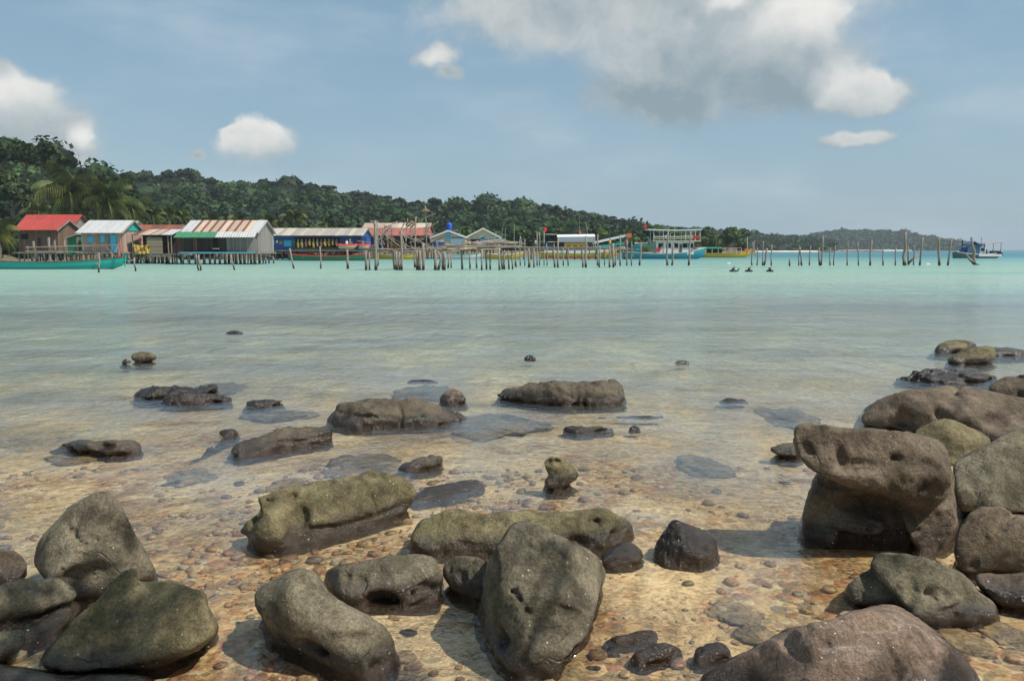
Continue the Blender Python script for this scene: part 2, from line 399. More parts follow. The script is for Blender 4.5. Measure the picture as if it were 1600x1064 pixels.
class Sil:
    def __init__(s, P, n=1):
        s.P = chaikin(P, n + 1); m = 60
        s.lo = s.P.min(0) - m; s.hi = s.P.max(0) + m; s.n = 180
        gu = np.linspace(s.lo[0], s.hi[0], s.n); gv = np.linspace(s.lo[1], s.hi[1], s.n)
        s.S = poly_sdf(*np.meshgrid(gu, gv, indexing='ij'), s.P)
    def __call__(s, u, v):
        a = np.clip((u - s.lo[0]) / (s.hi[0] - s.lo[0]) * (s.n - 1), 0, s.n - 1.001); b = np.clip((v - s.lo[1]) / (s.hi[1] - s.lo[1]) * (s.n - 1), 0, s.n - 1.001)
        i = a.astype(int); j = b.astype(int); fa = a - i; fb = b - j; S = s.S
        return (S[i, j] * (1 - fa) + S[i + 1, j] * fa) * (1 - fb) + (S[i, j + 1] * (1 - fa) + S[i + 1, j + 1] * fa) * fb
def nrm(az, el): a, e = R(az), R(el); return np.array([math.sin(a) * math.cos(e), -math.cos(a) * math.cos(e), math.sin(e)])
class Lobe:
    def __init__(s, poly, base, ridge=None, fe=12, te=70, ta=None, zb=0.0, T=None, cuts=(), k=None, dy=0.0, sides=True):
        s.sil = Sil(poly); P = np.array(poly, float); s.zb = zb
        A, B = G(*base[0], zb), G(*base[1], zb)
        s.mid = (A + B) / 2 + np.array([0, dy, 0]); d = B - A; az = math.degrees(math.atan2(d[1], d[0])) ; s.az = az
        s.w = (P[:, 0].max() - P[:, 0].min()) * s.mid[1] / FP
        s.planes = [(nrm(az, fe), s.mid)]
        um, vt = P[:, 0].mean(), P[:, 1].min(); vb = (base[0][1] + base[1][1]) / 2
        if ridge is None: ridge = (um, vt + (vb - vt) * .45)
        Rp = s.hit(*ridge); s.R = Rp
        ta = az if ta is None else ta
        s.planes.append((nrm(ta, te), Rp))
        for (u, v, a, e) in cuts: s.planes.append((nrm(a, e), s.hit(u, v)))
        # back
        r = ray(P[P[:, 1].argmin(), 0], vt); n = s.planes[1][0]; q = r @ n; yb = Rp[1] + (T or .95 * s.w)
        if T is None and q < -1e-3:
            t = ((Rp - np.array([0, 0, CH])) @ n) / q
            if 0 < t * r[1] < Rp[1] + 1.6 * s.w: yb = max(t * r[1] + .12 * s.w, Rp[1] + .45 * s.w)
        s.yb = yb; s.planes.append((nrm(az + 180, 8), np.array([Rp[0], yb, 0])))
        s.k = (k or min(.16 * s.w, .09)) * .55
        c0 = G(*P[P[:, 0].argmin()], 0) if False else None
        s.yf = min(A[1], B[1], s.mid[1]) - .02 - max(0, -fe) / 60 * s.w
        s.u0, s.u1, s.vt = P[:, 0].min(), P[:, 0].max(), vt
    def hit(s, u, v):
        r = ray(u, v); o = np.array([0, 0, CH]); tt = -1e9
        for n, p in s.planes:
            q = r @ n
            if q < -1e-4: tt = max(tt, ((p - o) @ n) / q)
        return o + r * tt
    def __call__(s, P, u, v, dep):
        d = s.sil(u, v) * dep / FP
        c = None
        for n, p in s.planes:
            e = (P - p) @ n; c = e if c is None else smax(c, e, s.k)
        return smax(d, c, s.k * .7)
def surface_nets(F, o, h):
    s = F < 0; nx, ny, nz = F.shape
    acc = np.zeros((nx - 1, ny - 1, nz - 1, 3)); cnt = np.zeros((nx - 1, ny - 1, nz - 1))
    cs = [(a, b, c) for a in (0, 1) for b in (0, 1) for c in (0, 1)]
    def sub(A, c): return A[c[0]:c[0] + nx - 1, c[1]:c[1] + ny - 1, c[2]:c[2] + nz - 1]
    for c in cs:
        for ax in range(3):
            if c[ax]: continue
            d = list(c); d[ax] = 1; a, b = sub(F, c), sub(F, d); x = (a < 0) != (b < 0)
            t = np.where(x, a / np.where(x, a - b, 1), 0)
            for q in range(3): acc[..., q] += np.where(x, c[q] + (t if q == ax else 0), 0)
            cnt += x
    act = cnt > 0; idx = np.full(act.shape, -1, int); idx[act] = np.arange(act.sum())
    g = np.argwhere(act); V = o + (g + acc[act] / cnt[act][:, None]) * h
    Fs = []
    for ax in range(3):
        a1, a2 = (ax + 1) % 3, (ax + 2) % 3
        sl0 = [slice(None)] * 3; sl1 = [slice(None)] * 3; sl0[ax] = slice(0, -1); sl1[ax] = slice(1, None)
        x = s[tuple(sl0)] != s[tuple(sl1)]; inside = s[tuple(sl0)]
        e = np.argwhere(x); lim = np.array(act.shape)
        ok = (e[:, a1] >= 1) & (e[:, a2] >= 1) & (e[:, a1] < lim[a1]) & (e[:, a2] < lim[a2]); e = e[ok]
        d1 = np.zeros(3, int); d1[a1] = 1; d2 = np.zeros(3, int); d2[a2] = 1
        q = np.stack([idx[tuple((e - d1 - d2).T)], idx[tuple((e - d2).T)], idx[tuple(e.T)], idx[tuple((e - d1).T)]], 1)
        ii = inside[tuple(e.T)]; q[~ii] = q[~ii][:, ::-1]; Fs.append(q)
    return V, np.concatenate(Fs)
def bed_z(x, y):
    y = np.asarray(y, float); x = np.asarray(x, float)
    z = np.interp(y, [-10, -1.5, 1.5, 3.0, 4.5, 6, 9, 14, 25, 50, 120, 400, 4000], [2.5, .5, .02, -.035, -.05, -.065, -.09, -.13, -.35, -1.2, -3, -6, -12])
    z = z + .025 * np.exp(-((x - 2.1) ** 2) / .5 - (y - 3.1) ** 2 / .6)
    near = np.clip(1 - y / 60, 0, 1)
    return z + near * (.012 * np.sin(1.9 * x + .7 * y) * np.sin(1.3 * y - .5 * x) + .006 * np.sin(5.1 * x - 2 * y))
ROCKN = [0]
def rock(label, lobes, mat='dry', N=64, namp=.035, nfreq=3.0, carve=(), crack=(), add=(), kk=.05, ku=.06, cat='rock', name='rock', group=None, zfloor=None, fine=.008, lay=0.0, facets=5, pits=0):
    ROCKN[0] += 1; seed = ROCKN[0] * 31
    if isinstance(lobes, dict): lobes = [lobes]
    L = [Lobe(**l) for l in lobes]
    yf = min(l.yf for l in L); yb = max(l.yb for l in L) + .08
    u0 = min(l.u0 for l in L); u1 = max(l.u1 for l in L); vt = min(l.vt for l in L)
    xs = [W(u, 700, y)[0] for u in (u0, u1) for y in (yf, yb)]
    zt = max(W(700, vt, yf)[2], .05) + .02; zb_ = min(float(bed_z(0, yf)), float(bed_z(0, yb))) - .08 if zfloor is None else zfloor
    lo = np.array([min(xs) - .04, yf - .06, zb_ - .02]); hi = np.array([max(xs) + .04, yb + .04, zt + .03])
    size = hi - lo; h = max(size.max() / N, (size.prod() / (N ** 3 * .6)) ** (1 / 3)); dims = np.ceil(size / h).astype(int) + 2
    g = np.stack(np.meshgrid(*[lo[i] + h * np.arange(dims[i]) for i in range(3)], indexing='ij'), -1)
    w = np.mean([l.w for l in L]); fr = nfreq / max(w, .15); F = None
    nz = fbm(g * fr, 3, seed) * namp * w * 1.2 + .9 * namp * w * np.abs(fbm(g * fr * 2.7, 2, seed + 9))
    if lay: nz = nz + lay * np.sin((g[..., 2] + .15 * g[..., 0] + .05 * fbm(g * 3, 2, seed)) * 60)
    for l in L:
        q = g.copy(); q[..., 2] = np.maximum(q[..., 2], l.zb)
        # widen a touch under the base line
        u, v = proj(q); dep = q[..., 1] * ct - (q[..., 2] - CH) * st
        d = l(q, u, v, dep) - .38 * np.maximum(l.zb - g[..., 2], 0); F = d if F is None else smin(F, d, ku)
    F = F + nz * .8
    # flat facets with fairly crisp edges, as broken rock has
    ins = g[(F < 0) & (g[..., 2] > zb_ + .05)]
    if len(ins) > 50 and facets:
        fr_ = np.random.default_rng(seed)
        for q_ in range(facets):
            n_ = nrm(fr_.uniform(-60, 60), fr_.uniform(5, 62)); pr = ins @ n_; top_ = np.percentile(pr, 99.6); rg = top_ - np.percentile(pr, 1)
            F = smax(F, g @ n_ - (top_ - rg * fr_.uniform(.02, .075)) + .35 * nz, .008 + .015 * w)
    def surf(u, v):
        r_ = ray(u, v); ys_ = np.linspace(lo[1], hi[1], 500); pts_ = np.array([0, 0, CH]) + r_ * (ys_ / r_[1])[:, None]
        ix = np.round((pts_ - lo) / h).astype(int); ok = ((ix >= 0) & (ix < dims)).all(1); ix = np.clip(ix, 0, dims - 1)
        hit_ = np.nonzero(ok & (F[tuple(ix.T)] < 0))[0]
        return pts_[hit_[0]] if len(hit_) else L[0].hit(u, v)
    for (u, v, ru, rv, dp) in add:
        c = surf(u, v); s_ = c[1] / FP; r_ = np.array([ru * s_, dp, rv * s_])
        e = (np.linalg.norm((g - c) / r_, axis=-1) - 1) * r_.min(); F = smin(F, e, kk)
    if pits:
        pr_ = np.random.default_rng(seed + 2); P_ = L[0].sil.P; carve = list(carve)
        for _ in range(400):
            u, v = pr_.uniform(P_[:, 0].min(), P_[:, 0].max()), pr_.uniform(P_[:, 1].min(), P_[:, 1].max())
            if L[0].sil(np.array([u]), np.array([v]))[0] < -9:
                q_ = 1.5 + 2.5 * pr_.random() ** 2; carve.append((u, v, q_ * pr_.uniform(1, 1.8), q_, .012 + .02 * pr_.random())); pits -= 1
            if pits <= 0: break
    for (u, v, ru, rv, dp) in carve:
        c = surf(u, v) + [0, -.30 * dp, .12 * dp]; s_ = c[1] / FP; r_ = np.array([ru * s_, dp, rv * s_])
        e = (np.linalg.norm((g - c) / r_, axis=-1) - 1) * r_.min(); F = smax(F, -e, kk * .6)
    for (pts, rp, *dz) in crack:
        Q = [surf(u, v) for (u, v) in pts]
        d = np.full(g.shape[:3], 1e9)
        for a, b in zip(Q[:-1], Q[1:]):
            ab = b - a; t = np.clip(((g - a) @ ab) / (ab @ ab + 1e-9), 0, 1); d = np.minimum(d, np.linalg.norm(g - a - t[..., None] * ab, axis=-1))
        F = smax(F, rp * Q[0][1] / FP - d, kk * .35)
    F = np.maximum(F, zb_ - g[..., 2])
    for ax in range(3):
        sl = [slice(None)] * 3
        for e in (0, -1): sl[ax] = e; F[tuple(sl)] = np.maximum(F[tuple(sl)], .01)
    V, Q = surface_nets(F, lo, h)
    # fine displacement along gradient
    me_n = np.zeros_like(V); a, b, c, d = (V[Q[:, i]] for i in range(4)); fn = np.cross(c - a, d - b)
    for i in range(4): np.add.at(me_n, Q[:, i], fn)
    me_n /= np.linalg.norm(me_n, axis=1, keepdims=True) + 1e-12
    disp = fbm(V * 11, 3, seed + 5) * fine * 1.6 + np.minimum(fbm(V * 26, 2, seed + 6) + .1, 0) * fine * 1.5
    V = V + me_n * disp[:, None]
    base = np.array([V[:, 0].mean(), V[:, 1].mean(), 0.0])
    o = mk(name, V, Q, RK[mat], None, base, smooth=True)
    return tag(o, label, cat, group)
# ------------------------------------------------------------------ sea bed (ground) and water
def make_ground():
    m, t, out = material('sea_bed'); p = pos(t); x, y, z = t.sep(p)
    pw = t.vec('ADD', p, t.vec('MULTIPLY', t.noise(p, 6., 3, color=True), (.05, .05, 0)))
    cells = t.node('ShaderNodeTexVoronoi'); t.put(cells.inputs['Vector'], t.vec('MULTIPLY', pw, (1, 1.25, 1))); cells.inputs['Scale'].default_value = 15.0
    cells2 = t.node('ShaderNodeTexVoronoi'); t.put(cells2.inputs['Vector'], pw); cells2.inputs['Scale'].default_value = 38.0
    cid = t.sep(cells.outputs['Color'])[0]; cid2 = t.sep(cells2.outputs['Color'])[1]
    stops = [(0, (0.58, 0.43, 0.24)), (.2, (0.52, 0.28, 0.13)), (.35, (0.46, 0.35, 0.20)), (.5, (0.64, 0.48, 0.26)), (.65, (0.42, 0.23, 0.14)), (.8, (0.32, 0.27, 0.19)), (.92, (0.66, 0.56, 0.38))]
    peb = t.mix(t.smooth(t.noise(p, 2.2, 3), .45, .6), t.ramp(cid, stops, 'CONSTANT'), t.ramp(cid2, stops, 'CONSTANT'))
    n = t.noise(p, 1.1, 6, .6, .5); n3 = t.noise(p, 90., 4, .7)
    sand = t.mix(t.smooth(n, .35, .65), (0.62, 0.47, 0.27), (0.80, 0.66, 0.43))
    sandf = t.mix(t.smooth(y, 7, 16), sand, (0.80, 0.74, 0.54))
    stony = t.math('MULTIPLY', t.smooth(t.math('ADD', t.noise(p, .9, 5, .6), t.smooth(y, 3, 12, .07, -.14)), .49, .58), t.smooth(y, 10, 22, 1, .25))
    c = t.mix(stony, sandf, peb)
    # orange algae patches close to shore
    c = t.mix(t.math('MULTIPLY', t.smooth(t.noise(p, 1.6, 4), .52, .68), t.smooth(y, 5, 8, .55, 0)), c, (0.36, 0.19, 0.05))
    # weed and rock beds, long bands further out
    wv = t.noise(t.vec('MULTIPLY', p, (.35, 1, 1)), .42, 6, .62, .8)
    weed = t.math('MULTIPLY', t.smooth(wv, .50, .64), t.smooth(y, 7, 14, .35, .42))
    c = t.mix(weed, c, (0.14, 0.145, 0.12))
    c = t.mix(t.smooth(n3, .35, .65, .0, .35), c, t.mix(.5, c, (0.05, 0.04, 0.03)))
    hh = t.math('ADD', t.math('MULTIPLY', t.math('SUBTRACT', .6, cells.outputs['Distance']), stony), t.math('MULTIPLY', n3, .1))
    principled(t, out, c, .85, t.bump(hh, .6, .03), spec=.2)
    ys = np.concatenate([np.linspace(-8, 1, 12), np.linspace(1.2, 12, 150), np.geomspace(12.2, 3000, 60)])
    xs = np.sinh(np.linspace(-8.2, 8.2, 181)); xs = xs / xs.max() * 3000; xs = np.unique(np.concatenate([xs, np.linspace(-9, 9, 160)]))
    X, Y = np.meshgrid(xs, ys); Z = bed_z(X, Y); V = np.stack([X, Y, Z], -1).reshape(-1, 3); n_ = len(xs)
    i, j = np.meshgrid(np.arange(len(ys) - 1), np.arange(n_ - 1), indexing='ij'); a = (i * n_ + j).ravel()
    F = np.stack([a, a + 1, a + n_ + 1, a + n_], 1)
    tag(mk('sea_bed', V, F, m, smooth=True), kind='structure')
make_ground()

def make_water():
    m, t, out = material('sea_water'); p = pos(t); x, y, z = t.sep(p)
    calm = t.smooth(t.noise(t.vec('MULTIPLY', p, (.4, 1, 1)), .55, 3), .35, .65, .45, 1.2)
    pn = t.vec('MULTIPLY', p, (1.15, .85, 1))
    w1 = t.noise(pn, 2.6, 5, .62, .6); w2 = t.noise(pn, 8.0, 5, .65, .8); w3 = t.noise(t.vec('MULTIPLY', p, (1, .6, 1)), .8, 3, .5)
    w4 = t.noise(t.vec('MULTIPLY', p, (7, 11, 1)), 1.0, 4, .6, .5); h = t.math('ADD', t.math('ADD', t.math('MULTIPLY', w1, .5), t.math('MULTIPLY', w2, .26)), t.math('MULTIPLY', w4, .20)); h = t.math('MULTIPLY', h, calm)
    h = t.math('ADD', h, t.math('MULTIPLY', w3, .8)); w5 = t.noise(t.vec('MULTIPLY', p, (2.0, .9, 1)), 1.1, 4, .6, .6); h = t.math('ADD', h, t.math('MULTIPLY', w5, t.smooth(y, 5, 20, .35, 1.6)))
    nrml = t.bump(h, 1.0, .085)
    fr = t.node('ShaderNodeFresnel'); fr.inputs['IOR'].default_value = 1.33; t.put(fr.inputs['Normal'], nrml)
    far = t.smooth(y, 12, 60)
    F = t.math('MULTIPLY', t.math('ADD', fr.outputs[0], t.smooth(y, 4.3, 8, .04, .14)), t.smooth(y, 20, 70, 1.6, .5)); wp = t.noise(t.vec('MULTIPLY', p, (.8, .55, 1)), 1.0, 7, .7, .7); F = t.math('MULTIPLY', F, t.smooth(wp, .36, .64, .5, 1.4)); F = t.math('MINIMUM', F, t.smooth(y, 20, 60, .66, .32))
    # caustic light painted into the transmission colour: bright net threads, dimmer gaps
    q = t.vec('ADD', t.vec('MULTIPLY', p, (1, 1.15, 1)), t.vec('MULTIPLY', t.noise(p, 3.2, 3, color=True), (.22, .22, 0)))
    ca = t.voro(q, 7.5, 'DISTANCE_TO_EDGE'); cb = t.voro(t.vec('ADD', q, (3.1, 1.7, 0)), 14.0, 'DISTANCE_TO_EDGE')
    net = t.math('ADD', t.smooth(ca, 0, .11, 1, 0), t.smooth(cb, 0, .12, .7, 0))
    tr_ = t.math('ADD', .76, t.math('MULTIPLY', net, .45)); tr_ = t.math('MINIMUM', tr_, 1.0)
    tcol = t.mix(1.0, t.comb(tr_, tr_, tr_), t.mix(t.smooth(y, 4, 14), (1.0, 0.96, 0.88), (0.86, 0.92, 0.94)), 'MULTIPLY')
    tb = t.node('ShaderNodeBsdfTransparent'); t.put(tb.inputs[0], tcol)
    # turbid body colour of the deeper water
    big = t.noise(t.vec('MULTIPLY', p, (.25, 1, 1)), .16, 5, .6); big2 = t.noise(t.vec('MULTIPLY', p, (.12, 1, 1)), .05, 4, .6)
    yy = t.math('ADD', y, t.math('MULTIPLY', t.math('SUBTRACT', big, .5), t.math('MULTIPLY', y, .9)))
    bc = t.ramp(t.math('DIVIDE', yy, 200.0), [(.05, (0.54, 0.55, 0.47)), (.11, (0.47, 0.54, 0.48)), (.17, (0.37, 0.50, 0.42)), (.30, (0.31, 0.45, 0.375)), (.5, (0.24, 0.40, 0.35)), (.8, (0.13, 0.31, 0.32)), (1, (0.07, 0.21, 0.27))])
    bc = t.mix(t.math('MULTIPLY', t.smooth(big2, .48, .66), t.smooth(t.math('ADD', t.math('MULTIPLY', x, .02), .3), 0, 1, .1, .55)), bc, (0.10, 0.30, 0.30))
    gl = t.node('ShaderNodeBsdfGlossy'); gl.inputs['Roughness'].default_value = .06; t.put(gl.inputs['Normal'], nrml)
    df = t.node('ShaderNodeBsdfDiffuse'); t.put(df.inputs[0], bc); t.put(df.inputs['Normal'], nrml)
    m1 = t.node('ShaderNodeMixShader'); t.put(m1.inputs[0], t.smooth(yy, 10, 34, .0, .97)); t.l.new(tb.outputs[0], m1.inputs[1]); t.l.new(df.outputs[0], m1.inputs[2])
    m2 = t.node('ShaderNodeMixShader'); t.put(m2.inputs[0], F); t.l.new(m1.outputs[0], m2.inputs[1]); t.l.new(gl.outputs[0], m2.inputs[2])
    t.l.new(m2.outputs[0], out.inputs[0])
    ys = np.concatenate([np.linspace(.9, 20, 200), np.geomspace(20.2, 3000, 80)]); xs = np.sinh(np.linspace(-7, 7, 121)); xs = xs / xs.max() * 3000; xs = np.unique(np.concatenate([xs, np.linspace(-9, 9, 160)]))
    X_, Y_ = np.meshgrid(xs, ys); n_ = len(xs); i, j = np.meshgrid(np.arange(len(ys) - 1), np.arange(n_ - 1), indexing='ij'); a = (i * n_ + j).ravel()
    tag(mk('sea_water', np.stack([X_, Y_, 0 * X_], -1).reshape(-1, 3), np.stack([a, a + 1, a + n_ + 1, a + n_], 1), m, smooth=True), kind='structure')
make_water()

# ------------------------------------------------------------------ pebbles (uncountable)
def ico(sub):
    bm = bmesh.new(); bmesh.ops.create_icosphere(bm, subdivisions=sub, radius=1); V = np.array([v.co[:] for v in bm.verts]); F = np.array([[v.index for v in f.verts] for f in bm.faces]); bm.free(); return V, F
def make_pebbles():
    m, t, out = material('pebble'); at = t.node('ShaderNodeAttribute'); at.attribute_name = 'tint'
    n = t.noise(pos(t), 40, 4, .6); k = t.smooth(n, .3, .7, .65, 1.25)
    principled(t, out, t.mix(1.0, at.outputs['Color'], t.comb(k, k, k), 'MULTIPLY'), .45, t.bump(n, .3, .01), spec=.4)
    pal = np.array([(0.40, 0.29, 0.16), (0.42, 0.25, 0.12), (0.36, 0.25, 0.15), (0.48, 0.36, 0.20), (0.34, 0.21, 0.13), (0.25, 0.21, 0.16), (0.42, 0.25, 0.12), (0.50, 0.43, 0.31), (0.36, 0.22, 0.15), (0.45, 0.34, 0.19)])
    sv, sf = ico(2); Vs, Fs, Cs = [], [], []; b = 0
    N = 2100
    for i in range(N):
        for _ in range(60):
            y = 2.9 + 3.4 * rng.random() ** 1.3; u = rng.uniform(-40, 1640); x = W(u, 700, y)[0]
            dens = .08 + 1.1 * (vnoise(np.array([x * .9, y * .9, 0.]), 3) > -.1) * math.exp(-((u - 480) / 420) ** 2) + .3 * (vnoise(np.array([x * 1.3, y * 1.3, 5.]), 3) > .25)
            if rng.random() < dens: break
        s = .008 + .036 * rng.random() ** 3.4; sc = s * np.array([rng.uniform(.8, 1.5), rng.uniform(.7, 1.1), rng.uniform(.3, .6)])
        a = rng.uniform(0, 6.28); c, s_ = math.cos(a), math.sin(a)
        q = sv * (1 + .22 * vnoise(sv * 1.3 + i * 3.7, 1))[:, None]; q = np.sign(q) * np.abs(q) ** .85 * sc
        q = np.stack([q[:, 0] * c - q[:, 1] * s_, q[:, 0] * s_ + q[:, 1] * c, q[:, 2]], 1)
        Vs.append(q + [x, y, float(bed_z(x, y)) + sc[2] * .45]); Fs.append(sf + b); b += len(sv)
        Cs.append(np.tile(np.append(pal[rng.integers(len(pal))] * rng.uniform(.6, 1.2), 1), (len(sv), 1)))
    o = mk('pebbles', np.concatenate(Vs), np.concatenate(Fs), m, smooth=True, colattr=np.concatenate(Cs)); tag(o, 'small rust, tan and grey pebbles scattered over the shallow sea bed', 'pebbles', kind='stuff')
make_pebbles()

# ------------------------------------------------------------------ foreground rocks
D = dict
rock('tall pointed boulder at left, widest at its top, behind the broad flat slab', D(poly=[(43,862),(91,813),(103,796),(140,772),(158,765),(174,767),(187,780),(207,822),(225,856),(241,880),(246,904),(231,912),(200,925),(170,948),(146,952),(128,955),(113,941),(82,915),(61,892),(43,871)],
     base=((70,950),(215,925)), ridge=(150,880), fe=-20, te=38, ta=12, cuts=[(225,850,70,40)], T=.6), 'dry', 84, pits=3, carve=[(150,905,52,26,.09),(118,822,5,14,.03),(205,850,8,16,.03)], crack=[([(100,815),(118,835),(128,850)],3)], namp=.03)
rock('rounded brown boulder cut by the left picture edge, left of the tall pointed boulder', D(poly=[(-60,850),(0,853),(20,859),(36,868),(44,886),(38,905),(10,920),(-60,925)], base=((-40,925),(40,925)), ridge=(0,890), fe=5, te=55), 'warm', 40)
rock('grey rounded slab at left with a dark crack below, in front of the tall boulder', D(poly=[(-60,925),(0,915),(46,898),(88,896),(110,910),(123,927),(116,938),(85,952),(49,966),(20,975),(-60,985)], base=((-40,985),(110,955)), ridge=(40,945), fe=-25, te=55, zb=.05), 'dry', 56)
rock('mossy block wedged under the grey rounded slab at left', D(poly=[(20,990),(40,981),(79,958),(111,942),(116,958),(96,983),(66,1018),(45,1022),(20,1010)], base=((25,1030),(100,990)), ridge=(60,990), fe=35, te=60), 'olive', 44)
rock('broad flat mottled slab lying tilted at lower left', D(poly=[(195,888),(216,890),(213,912),(268,905),(289,914),(323,929),(321,941),(338,966),(340,988),(323,1006),(274,1033),(222,1054),(170,1050),(100,1052),(67,1046),(64,1029),(85,1002),(137,953),(170,917)],
     base=((90,1075),(300,1040)), ridge=(230,1030), fe=-35, te=50, ta=-5, T=.6, k=.05), 'olive', 90, namp=.035, facets=0, pits=5, crack=[([(208,905),(232,914)],2),([(90,1020),(160,1000),(240,985),(310,960)],1.5)])
rock('dark smooth boulder at the left edge below the grey slab', D(poly=[(-60,950),(10,955),(30,962),(40,980),(38,1008),(22,1026),(-60,1060)], base=((-40,1060),(30,1040)), ridge=(0,1000), fe=10, te=50), 'dry', 40, zfloor=-.2)
rock('low grey rock along the bottom edge at far left', D(poly=[(-60,1030),(20,1040),(60,1046),(110,1050),(160,1049),(210,1054),(250,1066),(262,1110),(-60,1110)], base=((-40,1100),(250,1110)), ridge=(90,1075), fe=20, te=70), 'dry', 50)
rock('long carved block of stone with a deep notch and a ledge along its foot', D(poly=[(366,806),(371,792),(391,779),(419,765),(477,757),(532,741),(559,732),(600,722),(624,727),(638,744),(650,763),(650,779),(640,796),(607,815),(559,836),(525,850),(477,858),(439,867),(419,869),(391,852),(388,835),(371,837),(365,822)],
     base=((400,872),(640,805)), ridge=(500,785), fe=14, te=66, cuts=[(410,800,-60,35)], T=.36, k=.07), 'olive', 100, namp=.03,
     carve=[(467,812,21,38,.15),(393,804,17,17,.12),(455,775,10,12,.06)], crack=[([(420,768),(425,778),(405,800),(392,822)],5),([(577,762),(584,785),(588,805)],3.5),([(480,826),(530,823),(590,806),(640,785)],4.5),([(560,828),(600,812)],2)], add=[(420,835,26,30,.07)])
rock('smooth kidney-shaped boulder with a dark undercut front, bottom left of centre', D(poly=[(396,936),(401,922),(432,902),(468,888),(490,891),(504,905),(511,922),(532,939),(559,953),(586,970),(610,991),(620,1016),(617,1042),(605,1062),(575,1072),(531,1056),(477,1036),(422,1010),(414,980),(405,960)],
     base=((425,1012),(590,1075)), ridge=(500,997), fe=-22, te=48, ta=18, T=.42, k=.10), 'dry', 90, namp=.022, pits=5, carve=[(480,1012,44,14,.07),(555,1005,30,12,.06)])
rock('rounded rock with a black hollow in its front, right of the kidney-shaped boulder', D(poly=[(506,896),(518,888),(545,885),(593,871),(641,865),(668,867),(688,883),(690,902),(688,922),(680,942),(631,964),(600,967),(579,965),(559,953),(536,936),(512,916)],
     base=((520,945),(680,945)), ridge=(600,922), fe=-12, te=58, T=.36, k=.07), 'dry', 80, namp=.025, pits=5, carve=[(596,944,30,15,.14),(668,925,22,12,.08)], crack=[([(618,937),(650,925),(686,897)],4),([(640,950),(684,928)],3)])
rock('long low rock with hollows at its right end, behind the big central boulder', D(poly=[(642,842),(654,820),(678,802),(708,795),(746,802),(787,802),(828,796),(880,801),(914,794),(948,793),(975,804),(996,824),(987,842),(968,853),(948,866),(931,870),(900,880),(859,880),(760,876),(691,876),(660,864),(644,853)],
     base=((655,868),(960,862)), ridge=(780,835), fe=8, te=52, T=.34, k=.07), 'olive', 110, namp=.035, pits=6, carve=[(935,822,26,12,.09),(905,850,20,14,.06),(963,838,18,8,.04)], add=[(940,840,12,12,.05)])
rock('small dark wet rock under the right end of the long low rock', D(poly=[(938,866),(958,851),(982,845),(1003,854),(1005,870),(997,882),(965,889),(941,884)], base=((945,888),(998,884)), ridge=(970,862), fe=15, te=60), 'wet', 44, namp=.05)
rock('big central boulder with a broad smooth sunlit face and a green cheek', D(poly=[(780,851),(794,827),(804,816),(818,813),(835,817),(852,827),(880,840),(914,857),(938,875),(948,895),(941,916),(931,940),(919,984),(914,998),(895,1010),(880,1030),(868,1052),(856,1063),(825,1063),(804,1053),(777,1028),(766,1003),(746,972),(741,957),(748,940),(757,926),(757,905),(763,878)],
     base=((775,1055),(905,1062)), ridge=(850,1010), fe=0, te=38, ta=8, cuts=[(785,890,-80,8),(812,955,-48,18),(925,950,78,10)], T=.9, k=.03), 'dry', 110, namp=.02,
     carve=[(778,1002,24,18,.09),(870,962,46,13,.04),(905,985,16,14,.05),(872,895,16,7,.012)], crack=[([(772,915),(805,925),(828,960),(832,990),(818,1030)],3),([(850,945),(880,950),(910,962)],2.2)], add=[(905,960,12,10,.02)])
rock('dark rounded rock half hidden behind the left side of the big central boulder', D(poly=[(690,888),(702,871),(722,867),(755,874),(790,885),(795,920),(775,935),(745,942),(725,935),(705,921),(692,904)], base=((700,935),(770,945)), ridge=(735,900), fe=10, te=55), 'dry', 50, carve=[(718,900,9,6,.03)])
rock('small mushroom-shaped rock with two holes standing alone in the shallows', D(poly=[(848,722),(859,713),(880,714),(900,721),(915,731),(908,742),(888,758),(876,768),(857,764),(850,752),(858,742),(852,733)], base=((850,766),(890,764)), ridge=(872,728), fe=5, te=35, ta=25, cuts=[(895,745,70,20)], k=.05), 'olive', 60, carve=[(861,724,4,2.5,.05),(871,723,3.5,3,.05)], namp=.03)
rock('dark wet pyramid rock with sharp edges, right of centre', D(poly=[(1020,855),(1035,832),(1052,811),(1063,815),(1080,818),(1114,834),(1119,851),(1121,870),(1111,881),(1090,888),(1056,888),(1028,877)], base=((1028,880),(1115,886)), ridge=(1060,850), fe=8, te=30, cuts=[(1062,850,-55,22),(1085,840,45,38)], T=.3, k=.025), 'wet', 76, namp=.05, nfreq=5)
